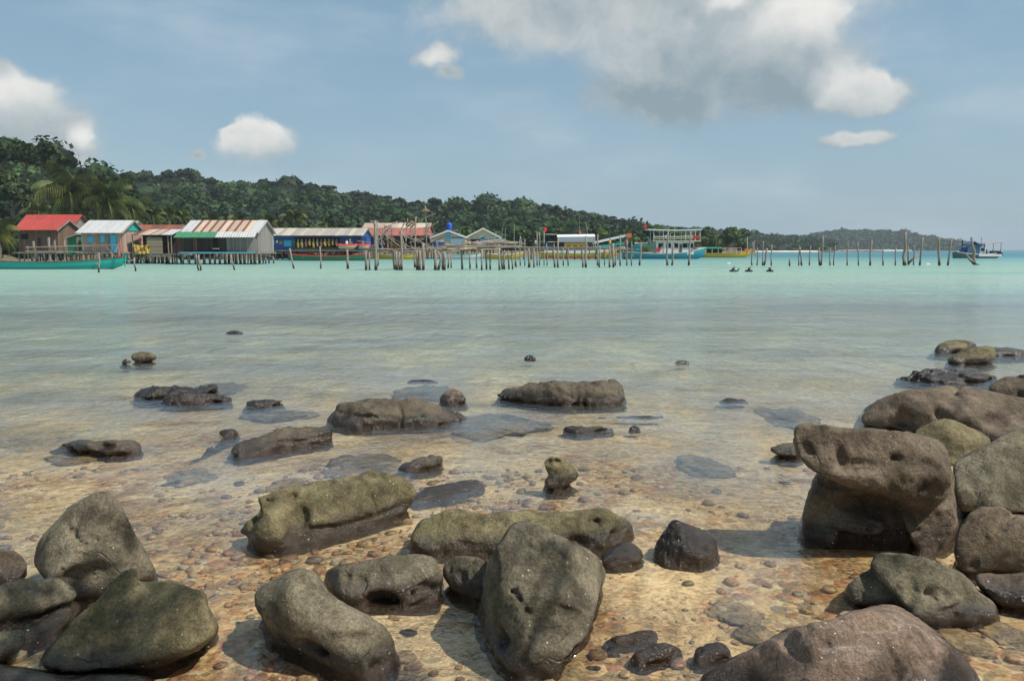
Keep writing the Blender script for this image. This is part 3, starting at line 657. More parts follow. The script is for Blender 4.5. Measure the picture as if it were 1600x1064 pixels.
# right hand cluster
rock('huge dark overhanging boulder at right with a long snout pointing left',
     [D(poly=[(1240,685),(1244,667),(1257,660),(1288,664),(1322,669),(1372,669),(1423,674),(1464,684),(1479,702),(1486,730),(1489,764),(1470,790),(1437,798),(1410,790),(1382,775),(1332,762),(1288,745),(1261,730),(1246,708)],
        base=((1262,858),(1470,858)), ridge=(1370,712), fe=-14, te=45, T=.55, k=.10, dy=-.02),
      D(poly=[(1276,735),(1264,767),(1254,798),(1250,825),(1254,852),(1300,866),(1369,872),(1433,868),(1470,855),(1494,826),(1490,780),(1480,735),(1400,720),(1310,720)],
        base=((1262,858),(1460,862)), ridge=(1370,775), fe=4, te=60, T=.45, k=.08, dy=.16),
      D(poly=[(1405,800),(1412,770),(1440,740),(1484,735),(1492,790),(1495,826),(1478,852),(1445,866),(1425,850),(1415,825)],
        base=((1400,862),(1480,856)), ridge=(1450,790), fe=8, te=60, T=.4, k=.06, dy=.0)],
     'warm', 120, namp=.022, nfreq=4, add=[(1345,818,36,17,.13),(1290,832,14,20,.12)],
     pits=3, carve=[(1350,730,44,13,.06),(1313,705,9,26,.055),(1400,718,12,7,.05),(1455,728,18,9,.05),(1256,700,12,14,.04),(1348,790,60,16,.10)], crack=[([(1465,690),(1477,715),(1482,740)],2.5),([(1320,812),(1350,816),(1378,822)],2),([(1325,824),(1365,828)],1.5),([(1418,832),(1435,828)],3),([(1440,765),(1465,752)],2)], lay=.0028, ku=.03)
rock('large sloping dark boulder at the right edge with one round hole', D(poly=[(1487,722),(1518,706),(1558,686),(1600,668),(1660,645),(1660,815),(1600,802),(1580,800),(1525,796),(1497,800),(1490,757)], base=((1500,850),(1640,850)), ridge=(1540,730), fe=38, te=62, ta=-15, T=.5), 'dry', 74, carve=[(1538,740,6,5,.06)], namp=.02)
rock('rounded pale green boulder between the long ledge and the overhanging boulder', D(poly=[(1425,674),(1457,657),(1484,648),(1511,651),(1535,664),(1560,686),(1530,712),(1504,725),(1484,730),(1460,715),(1435,695)], base=((1440,760),(1545,760)), ridge=(1500,690), fe=35, te=50, ta=20), 'olive', 60, namp=.02)
rock('long flat-topped rock ledge at right with dark clefts in its front', D(poly=[(1342,652),(1362,629),(1396,615),(1437,607),(1491,603),(1525,603),(1558,612),(1600,622),(1660,632),(1660,730),(1600,715),(1545,700),(1500,690),(1450,685),(1396,672),(1355,668),(1344,661)],
     base=((1350,672),(1600,700)), ridge=(1460,640), fe=0, te=72, ta=-5, T=1.4, k=.10), 'warm', 110, namp=.03, pits=6, carve=[(1415,660,16,20,.18),(1470,648,10,16,.15),(1560,655,30,22,.2),(1394,662,7,9,.1)], crack=[([(1498,604),(1490,615),(1500,622)],4)])
rock('brown hollowed rock at the right edge beyond the long ledge', D(poly=[(1541,606),(1558,592),(1600,580),(1660,570),(1660,650),(1600,640),(1575,628),(1555,618)], base=((1550,640),(1640,650)), ridge=(1600,600), fe=20, te=65), 'warm', 50, carve=[(1585,592,16,4,.1),(1598,620,6,8,.1)])
rock('tawny rock with a shallow basin on top, farthest out at right', D(poly=[(1460,546),(1470,535),(1491,531),(1518,533),(1528,540),(1510,549),(1477,552),(1462,552)], base=((1462,552),(1515,551)), ridge=(1490,540), fe=5, te=78, T=.9), 'olive', 46, carve=[(1494,536,15,3,.25)])
rock('mossy lump of rock in front of the tawny rock, far right', D(poly=[(1478,561),(1500,549),(1540,540),(1556,543),(1559,560),(1540,569),(1500,570),(1484,566)], base=((1484,569),(1550,569)), ridge=(1520,552), fe=8, te=55), 'olive', 50, namp=.05)
rock('thin brown slab awash behind the mossy lump at far right', D(poly=[(1520,545),(1545,539),(1580,544),(1610,548),(1600,556),(1560,557),(1530,552)], base=((1525,556),(1600,557)), ridge=(1560,549), fe=30, te=80), 'low', 40)
rock('wet glinting reef slab just above water, below the farthest right rocks', D(poly=[(1400,590),(1420,583),(1470,581),(1530,581),(1556,587),(1540,596),(1480,602),(1440,599),(1410,595)], base=((1405,598),(1545,601)), ridge=(1475,591), fe=35, te=80), 'wet', 70, namp=.09, nfreq=9)
rock('boulder at the right edge split by a slanting black crack', D(poly=[(1491,850),(1497,825),(1513,801),(1529,793),(1567,792),(1583,800),(1600,803),(1660,812),(1660,900),(1600,892),(1521,899),(1500,890),(1492,880)], base=((1500,900),(1640,905)), ridge=(1550,825), fe=0, te=55, k=.08), 'warm', 70, crack=[([(1578,806),(1558,845),(1535,868),(1521,885)],6),([(1578,808),(1590,802)],4)], namp=.025)
rock('low striped slab at the right edge below the cracked boulder', D(poly=[(1518,898),(1560,893),(1600,888),(1660,884),(1660,965),(1600,952),(1554,941),(1530,918)], base=((1540,945),(1640,965)), ridge=(1590,915), fe=5, te=60), 'warm', 50, lay=.002)
rock('hump-backed rock at lower right with two eye-like holes and a dark wet foot',
     [D(poly=[(1361,893),(1364,873),(1375,863),(1399,864),(1433,869),(1473,881),(1503,897),(1524,918),(1548,936),(1559,951),(1557,970),(1513,979),(1447,981),(1420,962),(1400,930)], base=((1440,982),(1550,978)), ridge=(1480,930), fe=-6, te=52, T=.45, k=.07),
      D(poly=[(1320,918),(1337,902),(1361,892),(1390,885),(1410,887),(1421,905),(1419,930),(1412,956),(1380,948),(1340,949),(1323,932)], base=((1330,958),(1415,966)), ridge=(1370,935), fe=-5, te=45, k=.06, T=.4)],
     'dry', 100, namp=.022, carve=[(1454,932,7,6,.06),(1482,934,6,4.5,.05),(1382,877,17,10,.1),(1428,895,10,6,.02)], crack=[([(1424,905),(1428,925),(1422,950)],7),([(1500,930),(1520,925)],2),([(1470,958),(1510,940),(1550,945)],3)], ku=.02)
rock('big reddish boulder cut off by the bottom edge at right', D(poly=[(1040,1120),(1085,1064),(1131,1035),(1200,1001),(1226,986),(1250,981),(1285,972),(1335,951),(1380,945),(1407,953),(1433,969),(1460,991),(1487,1012),(1514,1041),(1540,1075),(1570,1130)],
     base=((1080,1150),(1540,1150)), ridge=(1330,1080), fe=30, te=60, ta=0, cuts=[(1240,1010,-50,35),(1400,1000,40,45)], T=.8, k=.06), 'pink', 120, namp=.03, zfloor=-.2,
     pits=6, carve=[(1243,1022,24,42,.32),(1290,1010,10,12,.04),(1400,1030,14,40,.03),(1455,1035,40,14,.03)], crack=[([(1383,985),(1385,1010),(1400,1040),(1410,1070)],3.5),([(1345,965),(1352,990),(1362,1015)],2),([(1395,985),(1440,1010)],4)])
rock('low wet rock partly awash, left of the overhanging boulder', D(poly=[(1198,701),(1222,692),(1250,690),(1256,712),(1225,714)], base=((1205,716),(1250,718)), ridge=(1228,700), fe=25, te=70), 'low', 36)
# mid-water rocks
rock('grey-green domed rock with a small knob at its left, farthest out on the left side', [D(poly=[(204,562),(207,552),(221,548),(236,551),(246,558),(241,564),(220,567)], base=((206,567),(242,566)), ridge=(222,556), fe=10, te=60), D(poly=[(184,567),(190,560),(200,560),(208,566),(196,570)], base=((186,570),(205,570)), ridge=(195,564), fe=10, te=60)], 'olive', 60, zfloor=-.07)
rock('long dark barnacled rock split lengthwise, left side under the domed rock', [D(poly=[(211,615),(218,607),(240,605),(290,605),(320,606),(326,600),(338,602),(338,612),(300,617),(260,622),(240,625),(214,622)], base=((214,625),(335,618)), ridge=(270,611), fe=5, te=70, T=.5), D(poly=[(250,618),(275,613),(320,613),(355,619),(363,626),(340,630),(300,633),(258,633)], base=((255,634),(355,630)), ridge=(300,619), fe=5, te=60)], 'wet', 90, namp=.06, nfreq=9, zfloor=-.09)
rock('small black wet rock right of the long barnacled rock', D(poly=[(381,630),(390,625),(420,624),(446,625),(430,633),(400,638),(384,635)], base=((384,637),(435,634)), ridge=(410,629), fe=15, te=70), 'wet', 40, namp=.06)
rock('low pale rock with a square right end, leftmost in the shallows', D(poly=[(72,690),(118,687),(180,689),(216,690),(221,698),(219,709),(195,711),(170,709),(130,706),(95,698)], base=((90,711),(218,713)), ridge=(160,697), fe=5, te=78, T=.35), 'low', 66, namp=.04, carve=[(160,702,22,6,.12)])
rock('sloping slab nearly under water with one dark broken corner showing', D(poly=[(250,716),(300,690),(344,667),(372,671),(373,681),(337,700),(292,722),(256,727)], base=((300,722),(360,690)), ridge=(340,690), fe=25, te=86, T=.5, zb=-.03), 'low', 70, add=[(357,676,14,6,.06)], crack=[([(336,700),(345,683),(370,680)],2)])
rock('wedge-shaped broken rock with ragged layers, left of centre', D(poly=[(357,704),(375,692),(420,677),(460,664),(480,663),(500,669),(514,667),(517,686),(490,696),(440,709),(400,717),(368,714)], base=((370,717),(515,690)), ridge=(440,688), fe=5, te=58, T=.4, k=.05), 'low', 84, namp=.05, nfreq=5, crack=[([(388,704),(430,690),(470,690),(515,680)],3),([(480,672),(512,670)],2.5)])
rock('large dark boulder with a wet fringed foot, centre left of the shallows', D(poly=[(509,657),(527,643),(528,630),(545,627),(560,626),(620,624),(660,627),(700,640),(731,651),(725,660),(680,667),(640,673),(600,672),(540,668),(512,663)], base=((515,668),(715,665)), ridge=(610,645), fe=10, te=60, T=.7, k=.08), 'low', 100, namp=.05, nfreq=5, crack=[([(528,643),(560,650),(600,652),(640,655)],3),([(622,630),(628,650),(625,668)],3)])
rock('small reddish cone-shaped rock between the two long boulders', D(poly=[(684,625),(699,607),(712,604),(727,620),(728,628),(700,631)], base=((686,630),(726,630)), ridge=(706,616), fe=25, te=45), 'pink', 40)
rock('long squared block with a blunt right end, farther right of centre', D(poly=[(768,615),(800,603),(850,599),(900,595),(950,593),(971,598),(976,612),(976,632),(930,633),(860,631),(790,627)], base=((790,630),(972,634)), ridge=(880,609), fe=4, te=66, T=.6, k=.07), 'low', 100, namp=.05, nfreq=6)
rock('ochre crusted ledge awash behind the long carved block', D(poly=[(620,730),(660,712),(690,711),(689,725),(660,734),(633,737)], base=((630,738),(688,730)), ridge=(660,720), fe=20, te=65), 'low', 50, namp=.07)
rock('flat sandy slab awash right of the ochre ledge', D(poly=[(638,774),(668,760),(700,752),(735,746),(757,747),(750,762),(705,779),(655,785)], base=((655,784),(745,768)), ridge=(700,774), fe=35, te=88.5, T=1.3), 'low', 76, namp=.03, facets=0)
rock('thin reef just breaking the surface below the squared block', D(poly=[(880,669),(900,662),(940,664),(965,668),(930,674),(890,675)], base=((885,676),(955,675)), ridge=(918,668), fe=30, te=80), 'low', 40, namp=.08)
for (u, v, w_, h_, lab) in [(828,562,10,9,'tiny dark rock tip poking out far behind the squared block'),(1066,567,12,5,'tiny rock tip to the right beyond the squared block'),(366,521,16,5,'tiny far rock tip above the barnacled rock'),(992,671,9,7,'tiny black rock tip right of the thin reef'),(1145,627,26,5,'flat rock tip awash midway to the right ledge'),(985,652,60,5,'thin brown rock awash at the right below the squared block'),(660,596,28,4,'faint rock tip awash above the small cone rock')]:
    rock(lab, D(poly=[(u-w_,v),(u-w_*.6,v-h_*.7),(u,v-h_),(u+w_*.7,v-h_*.5),(u+w_,v),(u,v+2)], base=((u-w_,v+1),(u+w_,v+1)), fe=50, te=75), 'wet', 26, namp=.03, zfloor=-.03)
# bottom centre-right wet slabs
for (P, b, lab) in [([(940,1000),(960,990),(1000,985),(1030,982),(1022,996),(990,1006),(955,1010)], ((945,1012),(1020,1002)), 'narrow wet ridge with bright glints, upper of the slabs right of the big central boulder'),
                    ([(975,1035),(990,1018),(1030,1003),(1062,1005),(1070,1020),(1030,1030),(1000,1045)], ((985,1048),(1065,1028)), 'flat wet slab in the middle of the slabs right of the big central boulder'),
                    ([(1080,1030),(1090,1008),(1110,1000),(1135,1008),(1145,1025),(1120,1035),(1095,1040)], ((1090,1040),(1140,1034)), 'wet slab nearest to the reddish boulder')]:
    rock(lab, D(poly=P, base=b, fe=30, te=82), 'wet', 44, namp=.06, group=None)
for (P, b, lab, mt) in [([(920,1020),(935,1012),(960,1018),(974,1030),(965,1040),(935,1036)], ((925,1040),(968,1042)), 'bright orange cobble right of the foot of the big central boulder', 'pink'),
                    ([(905,1050),(915,1040),(935,1040),(945,1052),(930,1062),(910,1060)], ((910,1062),(940,1062)), 'yellow cobble below the orange one', 'olive'),
                    ([(617,985),(632,978),(655,982),(652,994),(630,1000)], ((620,1000),(652,997)), 'flat tan cobble right of the kidney-shaped boulder', 'pink')]:
    rock(lab, D(poly=P, base=b, fe=30, te=75, zb=-.06), mt, 30, name='cobble', cat='cobble')

# submerged rocks on the bed: seen as dark patches
def bed_rock(u, v, w_, d_, lab, hgt=.10, rot=0):
    c = G(u, v, 0); x, y = c[0], c[1]; z = float(bed_z(x, y))
    sc = y / FP; w_ *= .75; sv_, sf = ico(4); q = sv_ * (1 + .75 * fbm(sv_ * 1.5 + u, 4, 3, .6))[:, None]
    q = q * [w_ * sc, d_, min(hgt, -z * .62)]; q[:, 2] += .010 * fbm(q * 9, 3, 5); a = R(rot)
    q = np.stack([q[:, 0] * math.cos(a) - q[:, 1] * math.sin(a), q[:, 0] * math.sin(a) + q[:, 1] * math.cos(a), q[:, 2]], 1)
    o = mk('sunken_rock', q + [x, y, z], sf, RK['bed'], None, (x, y, z), smooth=True); tag(o, lab, 'rock', 'rocks lying under the clear water')
for a in [(760,655,110,.5,'wide dark sunken rock between the two long boulders',.2),(660,605,60,.5,'dark sunken patch above the cone rock',.2),(430,640,80,.3,'sunken rock right of the small black rock',.2),
          (300,735,45,.2,'sunken rock left below the wedge-shaped rock',.14),(450,750,40,.16,'sunken rock above the long carved block',.13),(140,702,80,.25,'sunken foot around the leftmost low rock',.16),
          (1100,720,60,.3,'sunken rock right of the mushroom rock',.16),
          (1150,950,50,.14,'sunken slab left of the hump-backed rock',.08),
          (1180,980,45,.1,'sunken slab touching the reddish boulder',.07),(560,715,70,.3,'sunken rock behind the right end of the long carved block',.15),
          (1230,640,60,.5,'sunken rock left of the long ledge',.22),(1500,1000,60,.14,'pale sunken slab below the hump-backed rock',.06),(1575,985,45,.12,'sunken slab at the right edge under the striped slab',.06),
          (340,600,60,.5,'sunken rock behind the barnacled rock',.2)]:
    bed_rock(*a)
#@@END2
# ------------------------------------------------------------------ hills and forest
def leaf_quads(C, Rr, n, size, flat=.8, shell=.55, sq=0.75):
    """n random small leaf-clump quads inside an ellipsoid crown"""
    d = rng.normal(size=(n, 3)); d /= np.linalg.norm(d, axis=1)[:, None]; d[:, 2] = np.where(d[:, 2] < -.35, -d[:, 2], d[:, 2])
    r = shell + (1 - shell) * rng.random(n) ** .6
    c = C + d * r[:, None] * np.array([Rr, Rr, Rr * flat])
    a = rng.normal(size=(n, 3)) * .6 + d * .0; a = np.cross(d + rng.normal(size=(n, 3)) * .55, rng.normal(size=(n, 3))); a /= np.linalg.norm(a, axis=1)[:, None]
    b = np.cross(a, d + rng.normal(size=(n, 3)) * .5); b /= np.linalg.norm(b, axis=1)[:, None] + 1e-9
    s = size * rng.uniform(.6, 1.4, n)[:, None]
    V = np.stack([c - a * s - b * s * sq, c + a * s * .7 - b * s * sq * 1.1, c + a * s + b * s * sq, c - a * s * .8 + b * s * sq * .8], 1)
    return V.reshape(-1, 3)
SV2, SF2 = ico(2)
def lumpy(C, Rr, flat, seed, amp=.3):
    q = SV2 * (1 + amp * vnoise(SV2 * 1.9 + seed * 3.1, 2))[:, None]; return C + q * np.array([Rr, Rr, Rr * flat])
def crown_mesh(blobs, nleaf, size, tint=(1, 1, 1), flat=.8, core=.8):
    Vq, Vt, Ft, Cq, Ct = [], [], [], [], []; b = 0
    for k, (C, Rr) in enumerate(blobs):
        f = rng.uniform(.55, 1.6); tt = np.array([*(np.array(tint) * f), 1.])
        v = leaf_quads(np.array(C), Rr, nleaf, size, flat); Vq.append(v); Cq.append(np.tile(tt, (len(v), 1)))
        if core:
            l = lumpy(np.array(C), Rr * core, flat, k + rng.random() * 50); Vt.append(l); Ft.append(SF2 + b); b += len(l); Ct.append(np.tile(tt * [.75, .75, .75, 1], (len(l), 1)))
    Q = np.concatenate(Vq); n = len(Q); FQ = [tuple(r) for r in np.arange(n).reshape(-1, 4)]
    if core:
        T = np.concatenate(Vt); F3 = (np.concatenate(Ft) + n)
        # quads + triangles: give triangles as degenerate-free faces through two index arrays
        return np.concatenate([Q, T]), FQ, F3, np.concatenate([Cq and np.concatenate(Cq), np.concatenate(Ct)])
    return Q, FQ, None, np.concatenate(Cq)
def mk_mixed(name, V, FQ, F3, C, mat, parent=None, loc=None):
    base = wloc(parent) if parent is not None else (np.asarray(loc, float) if loc is not None else np.zeros(3))
    me = bpy.data.meshes.new(name); me.vertices.add(len(V)); me.vertices.foreach_set('co', (V - base).astype(np.float32).ravel())
    nq = len(FQ); q = np.array(FQ, np.int32).ravel(); t3 = np.array(F3 if F3 is not None else [], np.int32).ravel(); nt = len(t3) // 3
    me.loops.add(len(q) + len(t3)); me.loops.foreach_set('vertex_index', np.concatenate([q, t3]).astype(np.int32))
    me.polygons.add(nq + nt); me.polygons.foreach_set('loop_start', np.concatenate([np.arange(nq) * 4, nq * 4 + np.arange(nt) * 3]).astype(np.int32))
    me.polygons.foreach_set('loop_total', np.concatenate([np.full(nq, 4), np.full(nt, 3)]).astype(np.int32)); me.update(calc_edges=True)
    a = me.color_attributes.new('tint', 'FLOAT_COLOR', 'POINT'); a.data.foreach_set('color', np.asarray(C, np.float32).ravel())
    me.materials.append(mat); me.polygons.foreach_set('use_smooth', np.concatenate([np.zeros(nq, bool), np.ones(nt, bool)])); me.validate()
    o = bpy.data.objects.new(name, me); col.objects.link(o)
    if parent is not None: o.parent = parent
    elif loc is not None: o.location = loc
    return o
SOIL = paint((0.05, 0.05, 0.025), .95, .4)
def hill(name, forest_label, us, vs, D0, D1, base_v, crownR, n, nleaf, leafsize, tint=(1, 1, 1), pw=.75, back=60):
    ug = np.linspace(us[0], us[-1], 120); tg = np.linspace(0, 1, 26)
    def P(u, t, drop):
        Dd = D0 + (D1 - D0) * t; v = base_v + (np.interp(u, us, vs) - base_v) * t ** pw
        w = W(u, v, Dd); w[2] = w[2] - drop; return w
    V = []
    for t in tg:
        for u in ug: V.append(P(u, t, crownR * 1.2 + 1.5 * (t < .02)))
    for u in ug: p = P(u, 1, crownR * 1.2); p[1] += back; p[2] = -2; V.append(p)
    nu = len(ug); i, j = np.meshgrid(np.arange(len(tg)), np.arange(nu - 1), indexing='ij'); a = (i * nu + j).ravel()
    F = np.stack([a, a + 1, a + nu + 1, a + nu], 1)
    tag(mk(name, np.array(V), F, SOIL, smooth=True), kind='structure')
    blobs = []
    for i in range(n):
        t = 1 - rng.random() ** 1.25; u = rng.uniform(us[0], us[-1])
        if i % 6 == 0: t = rng.uniform(.9, 1.0)
        r = crownR * min(1.9, .4 + .35 * rng.gamma(2.0)); p = P(u, t, r * .75 + rng.uniform(-.30, .40) * crownR - (.5 * r if i % 23 == 0 else 0)); blobs.append((p, r))
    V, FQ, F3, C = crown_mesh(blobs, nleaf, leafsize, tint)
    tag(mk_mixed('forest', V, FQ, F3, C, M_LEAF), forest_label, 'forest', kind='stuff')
    return P
hill('hillside', 'dark green forest covering the main hill behind the stilt village',
     [130, 180, 215, 250, 285, 320, 350, 380, 420, 450, 490, 520, 560, 600, 650, 690, 740, 780, 830, 870, 900, 940, 970, 1010, 1040],
     [280, 276, 270, 270, 268, 280, 286, 286, 284, 290, 292, 298, 302, 310, 316, 318, 318, 316, 320, 326, 332, 337, 346, 354, 372], 210, 380, 384, 5.0, 1150, 130, .72)
hill('hillside', 'tall dark forest on the near slope at far left', [-60, 0, 30, 60, 90, 120, 150, 200], [225, 222, 232, 226, 250, 262, 272, 290], 150, 215, 392, 4.2, 260, 130, .55, back=25)
hill('headland', 'bluish forest on the middle headland', [985, 1010, 1060, 1090, 1110, 1160, 1200, 1235, 1265, 1300], [362, 357, 356, 357, 360, 364, 366, 369, 370, 378], 560, 800, 388, 4.8, 1000, 45, 1.1, tint=(.95, 1.05, 1.05))  # bluish tint puts distance haze into the foliage colour
hill('island', 'far blue-green forest on the low island at the right horizon', [1255, 1280, 1300, 1330, 1360, 1400, 1440, 1480, 1510, 1535], [370, 364, 361, 361, 359, 362, 367, 374, 380, 389], 1150, 1400, 389.3, 7, 900, 36, 1.8, tint=(.9, 1.0, 1.1))  # stronger blue tint, distance haze coloured into the leaves
def sand_beach():
    m, t, out = material('pale_beach_sand'); principled(t, out, t.mix(t.noise(pos(t), .05, 4), (0.50, 0.45, 0.36), (0.66, 0.61, 0.52)), .9)
    us = np.linspace(1160, 1425, 60); V = []
    for u in us: Dd = np.interp(u, [1160, 1300, 1420], [546, 552, 1140]) + 2 * math.sin(u * .05); V += [W(u, 391, Dd) * [1, 1, 0] + [0, 0, -.5], W(u, 391, Dd + 12) * [1, 1, 0] + [0, 0, .9], W(u, 391, Dd + 60) * [1, 1, 0] + [0, 0, 1.2]]
    F = [(3 * i + j, 3 * i + 3 + j, 3 * i + 4 + j, 3 * i + 1 + j) for i in range(59) for j in (0, 1)]
    tag(mk('beach', np.array(V), F, m, smooth=True), kind='structure')
sand_beach()
def shore():   # low land behind the village
    us = np.linspace(-120, 1180, 80); V = []
    for i, u in enumerate(us):
        D0 = 118 + 90 * max(0, (u - 200) / 900) + 4 * math.sin(u * .03)
        V += [W(u, 400, D0) * [1, 1, 0] + [0, 0, -3], W(u, 400, D0 + 12) * [1, 1, 0] + [0, 0, .8], W(u, 400, D0 + 60) * [1, 1, 0] + [0, 0, 2], W(u, 400, D0 + 160) * [1, 1, 0] + [0, 0, 2]]
    F = [(4 * i + j, 4 * i + 4 + j, 4 * i + 5 + j, 4 * i + 1 + j) for i in range(79) for j in (0, 1, 2)]
    tag(mk('shore', np.array(V), F, paint((0.16, 0.13, 0.08), .95, .4), smooth=True), kind='structure')
shore()
def undergrowth():
    blobs = []
    for i in range(420):
        u = rng.uniform(-60, 1170); r = rng.uniform(1.2, 2.6); D0 = 150 + 90 * max(0, (u - 200) / 900) + rng.uniform(-8, 40)
        if u < 560: D0 = 128 + .08 * max(0, u - 200) + rng.uniform(0, 30)
        v = rng.uniform(362, 392) if u > 0 else rng.uniform(370, 395)
        blobs.append((W(u, v, D0) if True else None, r))
    V, FQ, F3, C = crown_mesh(blobs, 110, .42, tint=(1.9, 1.6, 1.2))
    tag(mk_mixed('undergrowth', V, FQ, F3, C, M_LEAF), 'lighter green and yellowish scrub along the shore behind the huts', 'scrub', kind='stuff')
undergrowth()

def tree(u, vtop, D, rpx, label, trunkpx=20, umbrella=False, group=None, tint=(1, 1, 1), nblob=7, nleaf=190, vb=None):
    s = D / FP; r = rpx * s; top = W(u, vtop, D); base = W(u, vb if vb else vtop + rpx * 1.3 + trunkpx, D)
    t = empty('broadleaf_tree', base); tag(t, label, 'tree', group)
    mb = MB(); c0 = top - [0, 0, r * .9]; pts, rr = wobble(base - [0, 0, 1], c0, r * .09 + .08, r * .05 + .05, 6, 1.2); mb.tube(pts, rr, 7)
    for k in range(5):
        a = rng.uniform(0, 6.28); mb.tube([pts[4], c0 + np.array([math.cos(a) * r * .5, math.sin(a) * r * .5, rng.uniform(-.1, .3) * r])], [r * .035 + .04, .03], 5)
    mb.build('trunk', M_BARK, t)
    bl = []
    for k in range(nblob):
        a = k * 2.4; q = r * (.62 * math.sqrt((k + .3) / nblob)); zz = rng.uniform(-.2, .25) * r * (0.4 if umbrella else 1.0)
        bl.append((c0 + np.array([math.cos(a) * q, math.sin(a) * q, zz + (.35 * r if umbrella else .3 * r - q * .3)]), r * rng.uniform(.36, .52)))
    V, FQ, F3, C = crown_mesh(bl, nleaf, max(.10 * r, .22), tint, flat=.5 if umbrella else .85, core=.6)
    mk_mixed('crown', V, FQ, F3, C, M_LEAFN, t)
    return t
T = [(5, 213, 150, 34, 'tallest round dark tree at the left edge of the skyline'), (66, 219, 165, 30, 'broad dark tree right of the tallest tree on the left skyline'), (40, 232, 150, 22, 'dark tree between the two tall trees on the left skyline'), (92, 238, 160, 18, 'small dark tree on the slope right of the broad tree'),
     (133, 262, 170, 14, 'tree on the skyline just right of the tallest palm'), (162, 266, 175, 15, 'rounded tree on the skyline above the second palm'), (20, 280, 140, 30, 'dense tree low on the left slope'), (-12, 262, 140, 30, 'dark tree cut by the left picture edge on the slope'),
     (60, 300, 135, 26, 'dense tree above the red roof'), (200, 270, 230, 13, 'skyline tree left of the main hill top')]
for (u, v, Dd, r, l) in T: tree(u, v, Dd, r, l, group='dark trees on the left slope', nblob=9, nleaf=230)
T2 = [(291, 263, 16, 1, 'flat-crowned tree sticking out at the top of the main hill'), (222, 266, 12, 0, 'leftmost rounded tree on the main hill skyline'), (262, 266, 11, 0, 'rounded tree left of the flat-crowned hilltop tree'), (330, 277, 9, 0, 'small round tree on the skyline right of the hilltop'), (448, 284, 11, 0, 'round tree on the skyline above the lone palm'),
      (515, 287, 13, 1, 'dark umbrella tree standing out above the blue shop'), (424, 283, 8, 0, 'small tree on the skyline left of the round tree'), (606, 304, 8, 1, 'thin-trunked tree on the skyline left of the double tree'), (680, 308, 12, 0, 'tall tree on the skyline above the tall pole'), (712, 312, 10, 0, 'round tree right of the tall skyline tree'),
      (760, 313, 10, 0, 'skyline tree over the right gabled house'), (870, 320, 9, 0, 'skyline tree over the yellow fishing boat'), (908, 327, 9, 0, 'skyline tree above the yellow boat mast'), (958, 337, 6, 1, 'small umbrella tree low on the right shoulder of the hill'), (971, 341, 6, 0, 'round tree beside the small umbrella tree'), (993, 348, 5, 0, 'last lone tree at the right end of the main hill'), (560, 299, 8, 0, 'low skyline tree right of the dark umbrella tree'), (820, 317, 9, 0, 'skyline tree above the leaning post row')]
for (u, v, r, um, l) in T2: tree(u, v, 360, r, l, umbrella=bool(um), group='trees along the skyline of the main hill', trunkpx=12, nblob=6, nleaf=90)
for (u, v, r, l) in [(1112, 366, 13, 'leftmost pale green bush on the spit behind the yellow boat'), (1136, 368, 12, 'pale green bush in the middle of the spit'), (1155, 372, 10, 'last pale green bush on the spit, right end'), (1062, 362, 10, 'bush on the shore behind the ferry upper deck')]:
    tree(u, v, 260, r, l, trunkpx=6, group='shore bushes', tint=(2.0, 1.9, 1.3), nblob=6, nleaf=110)

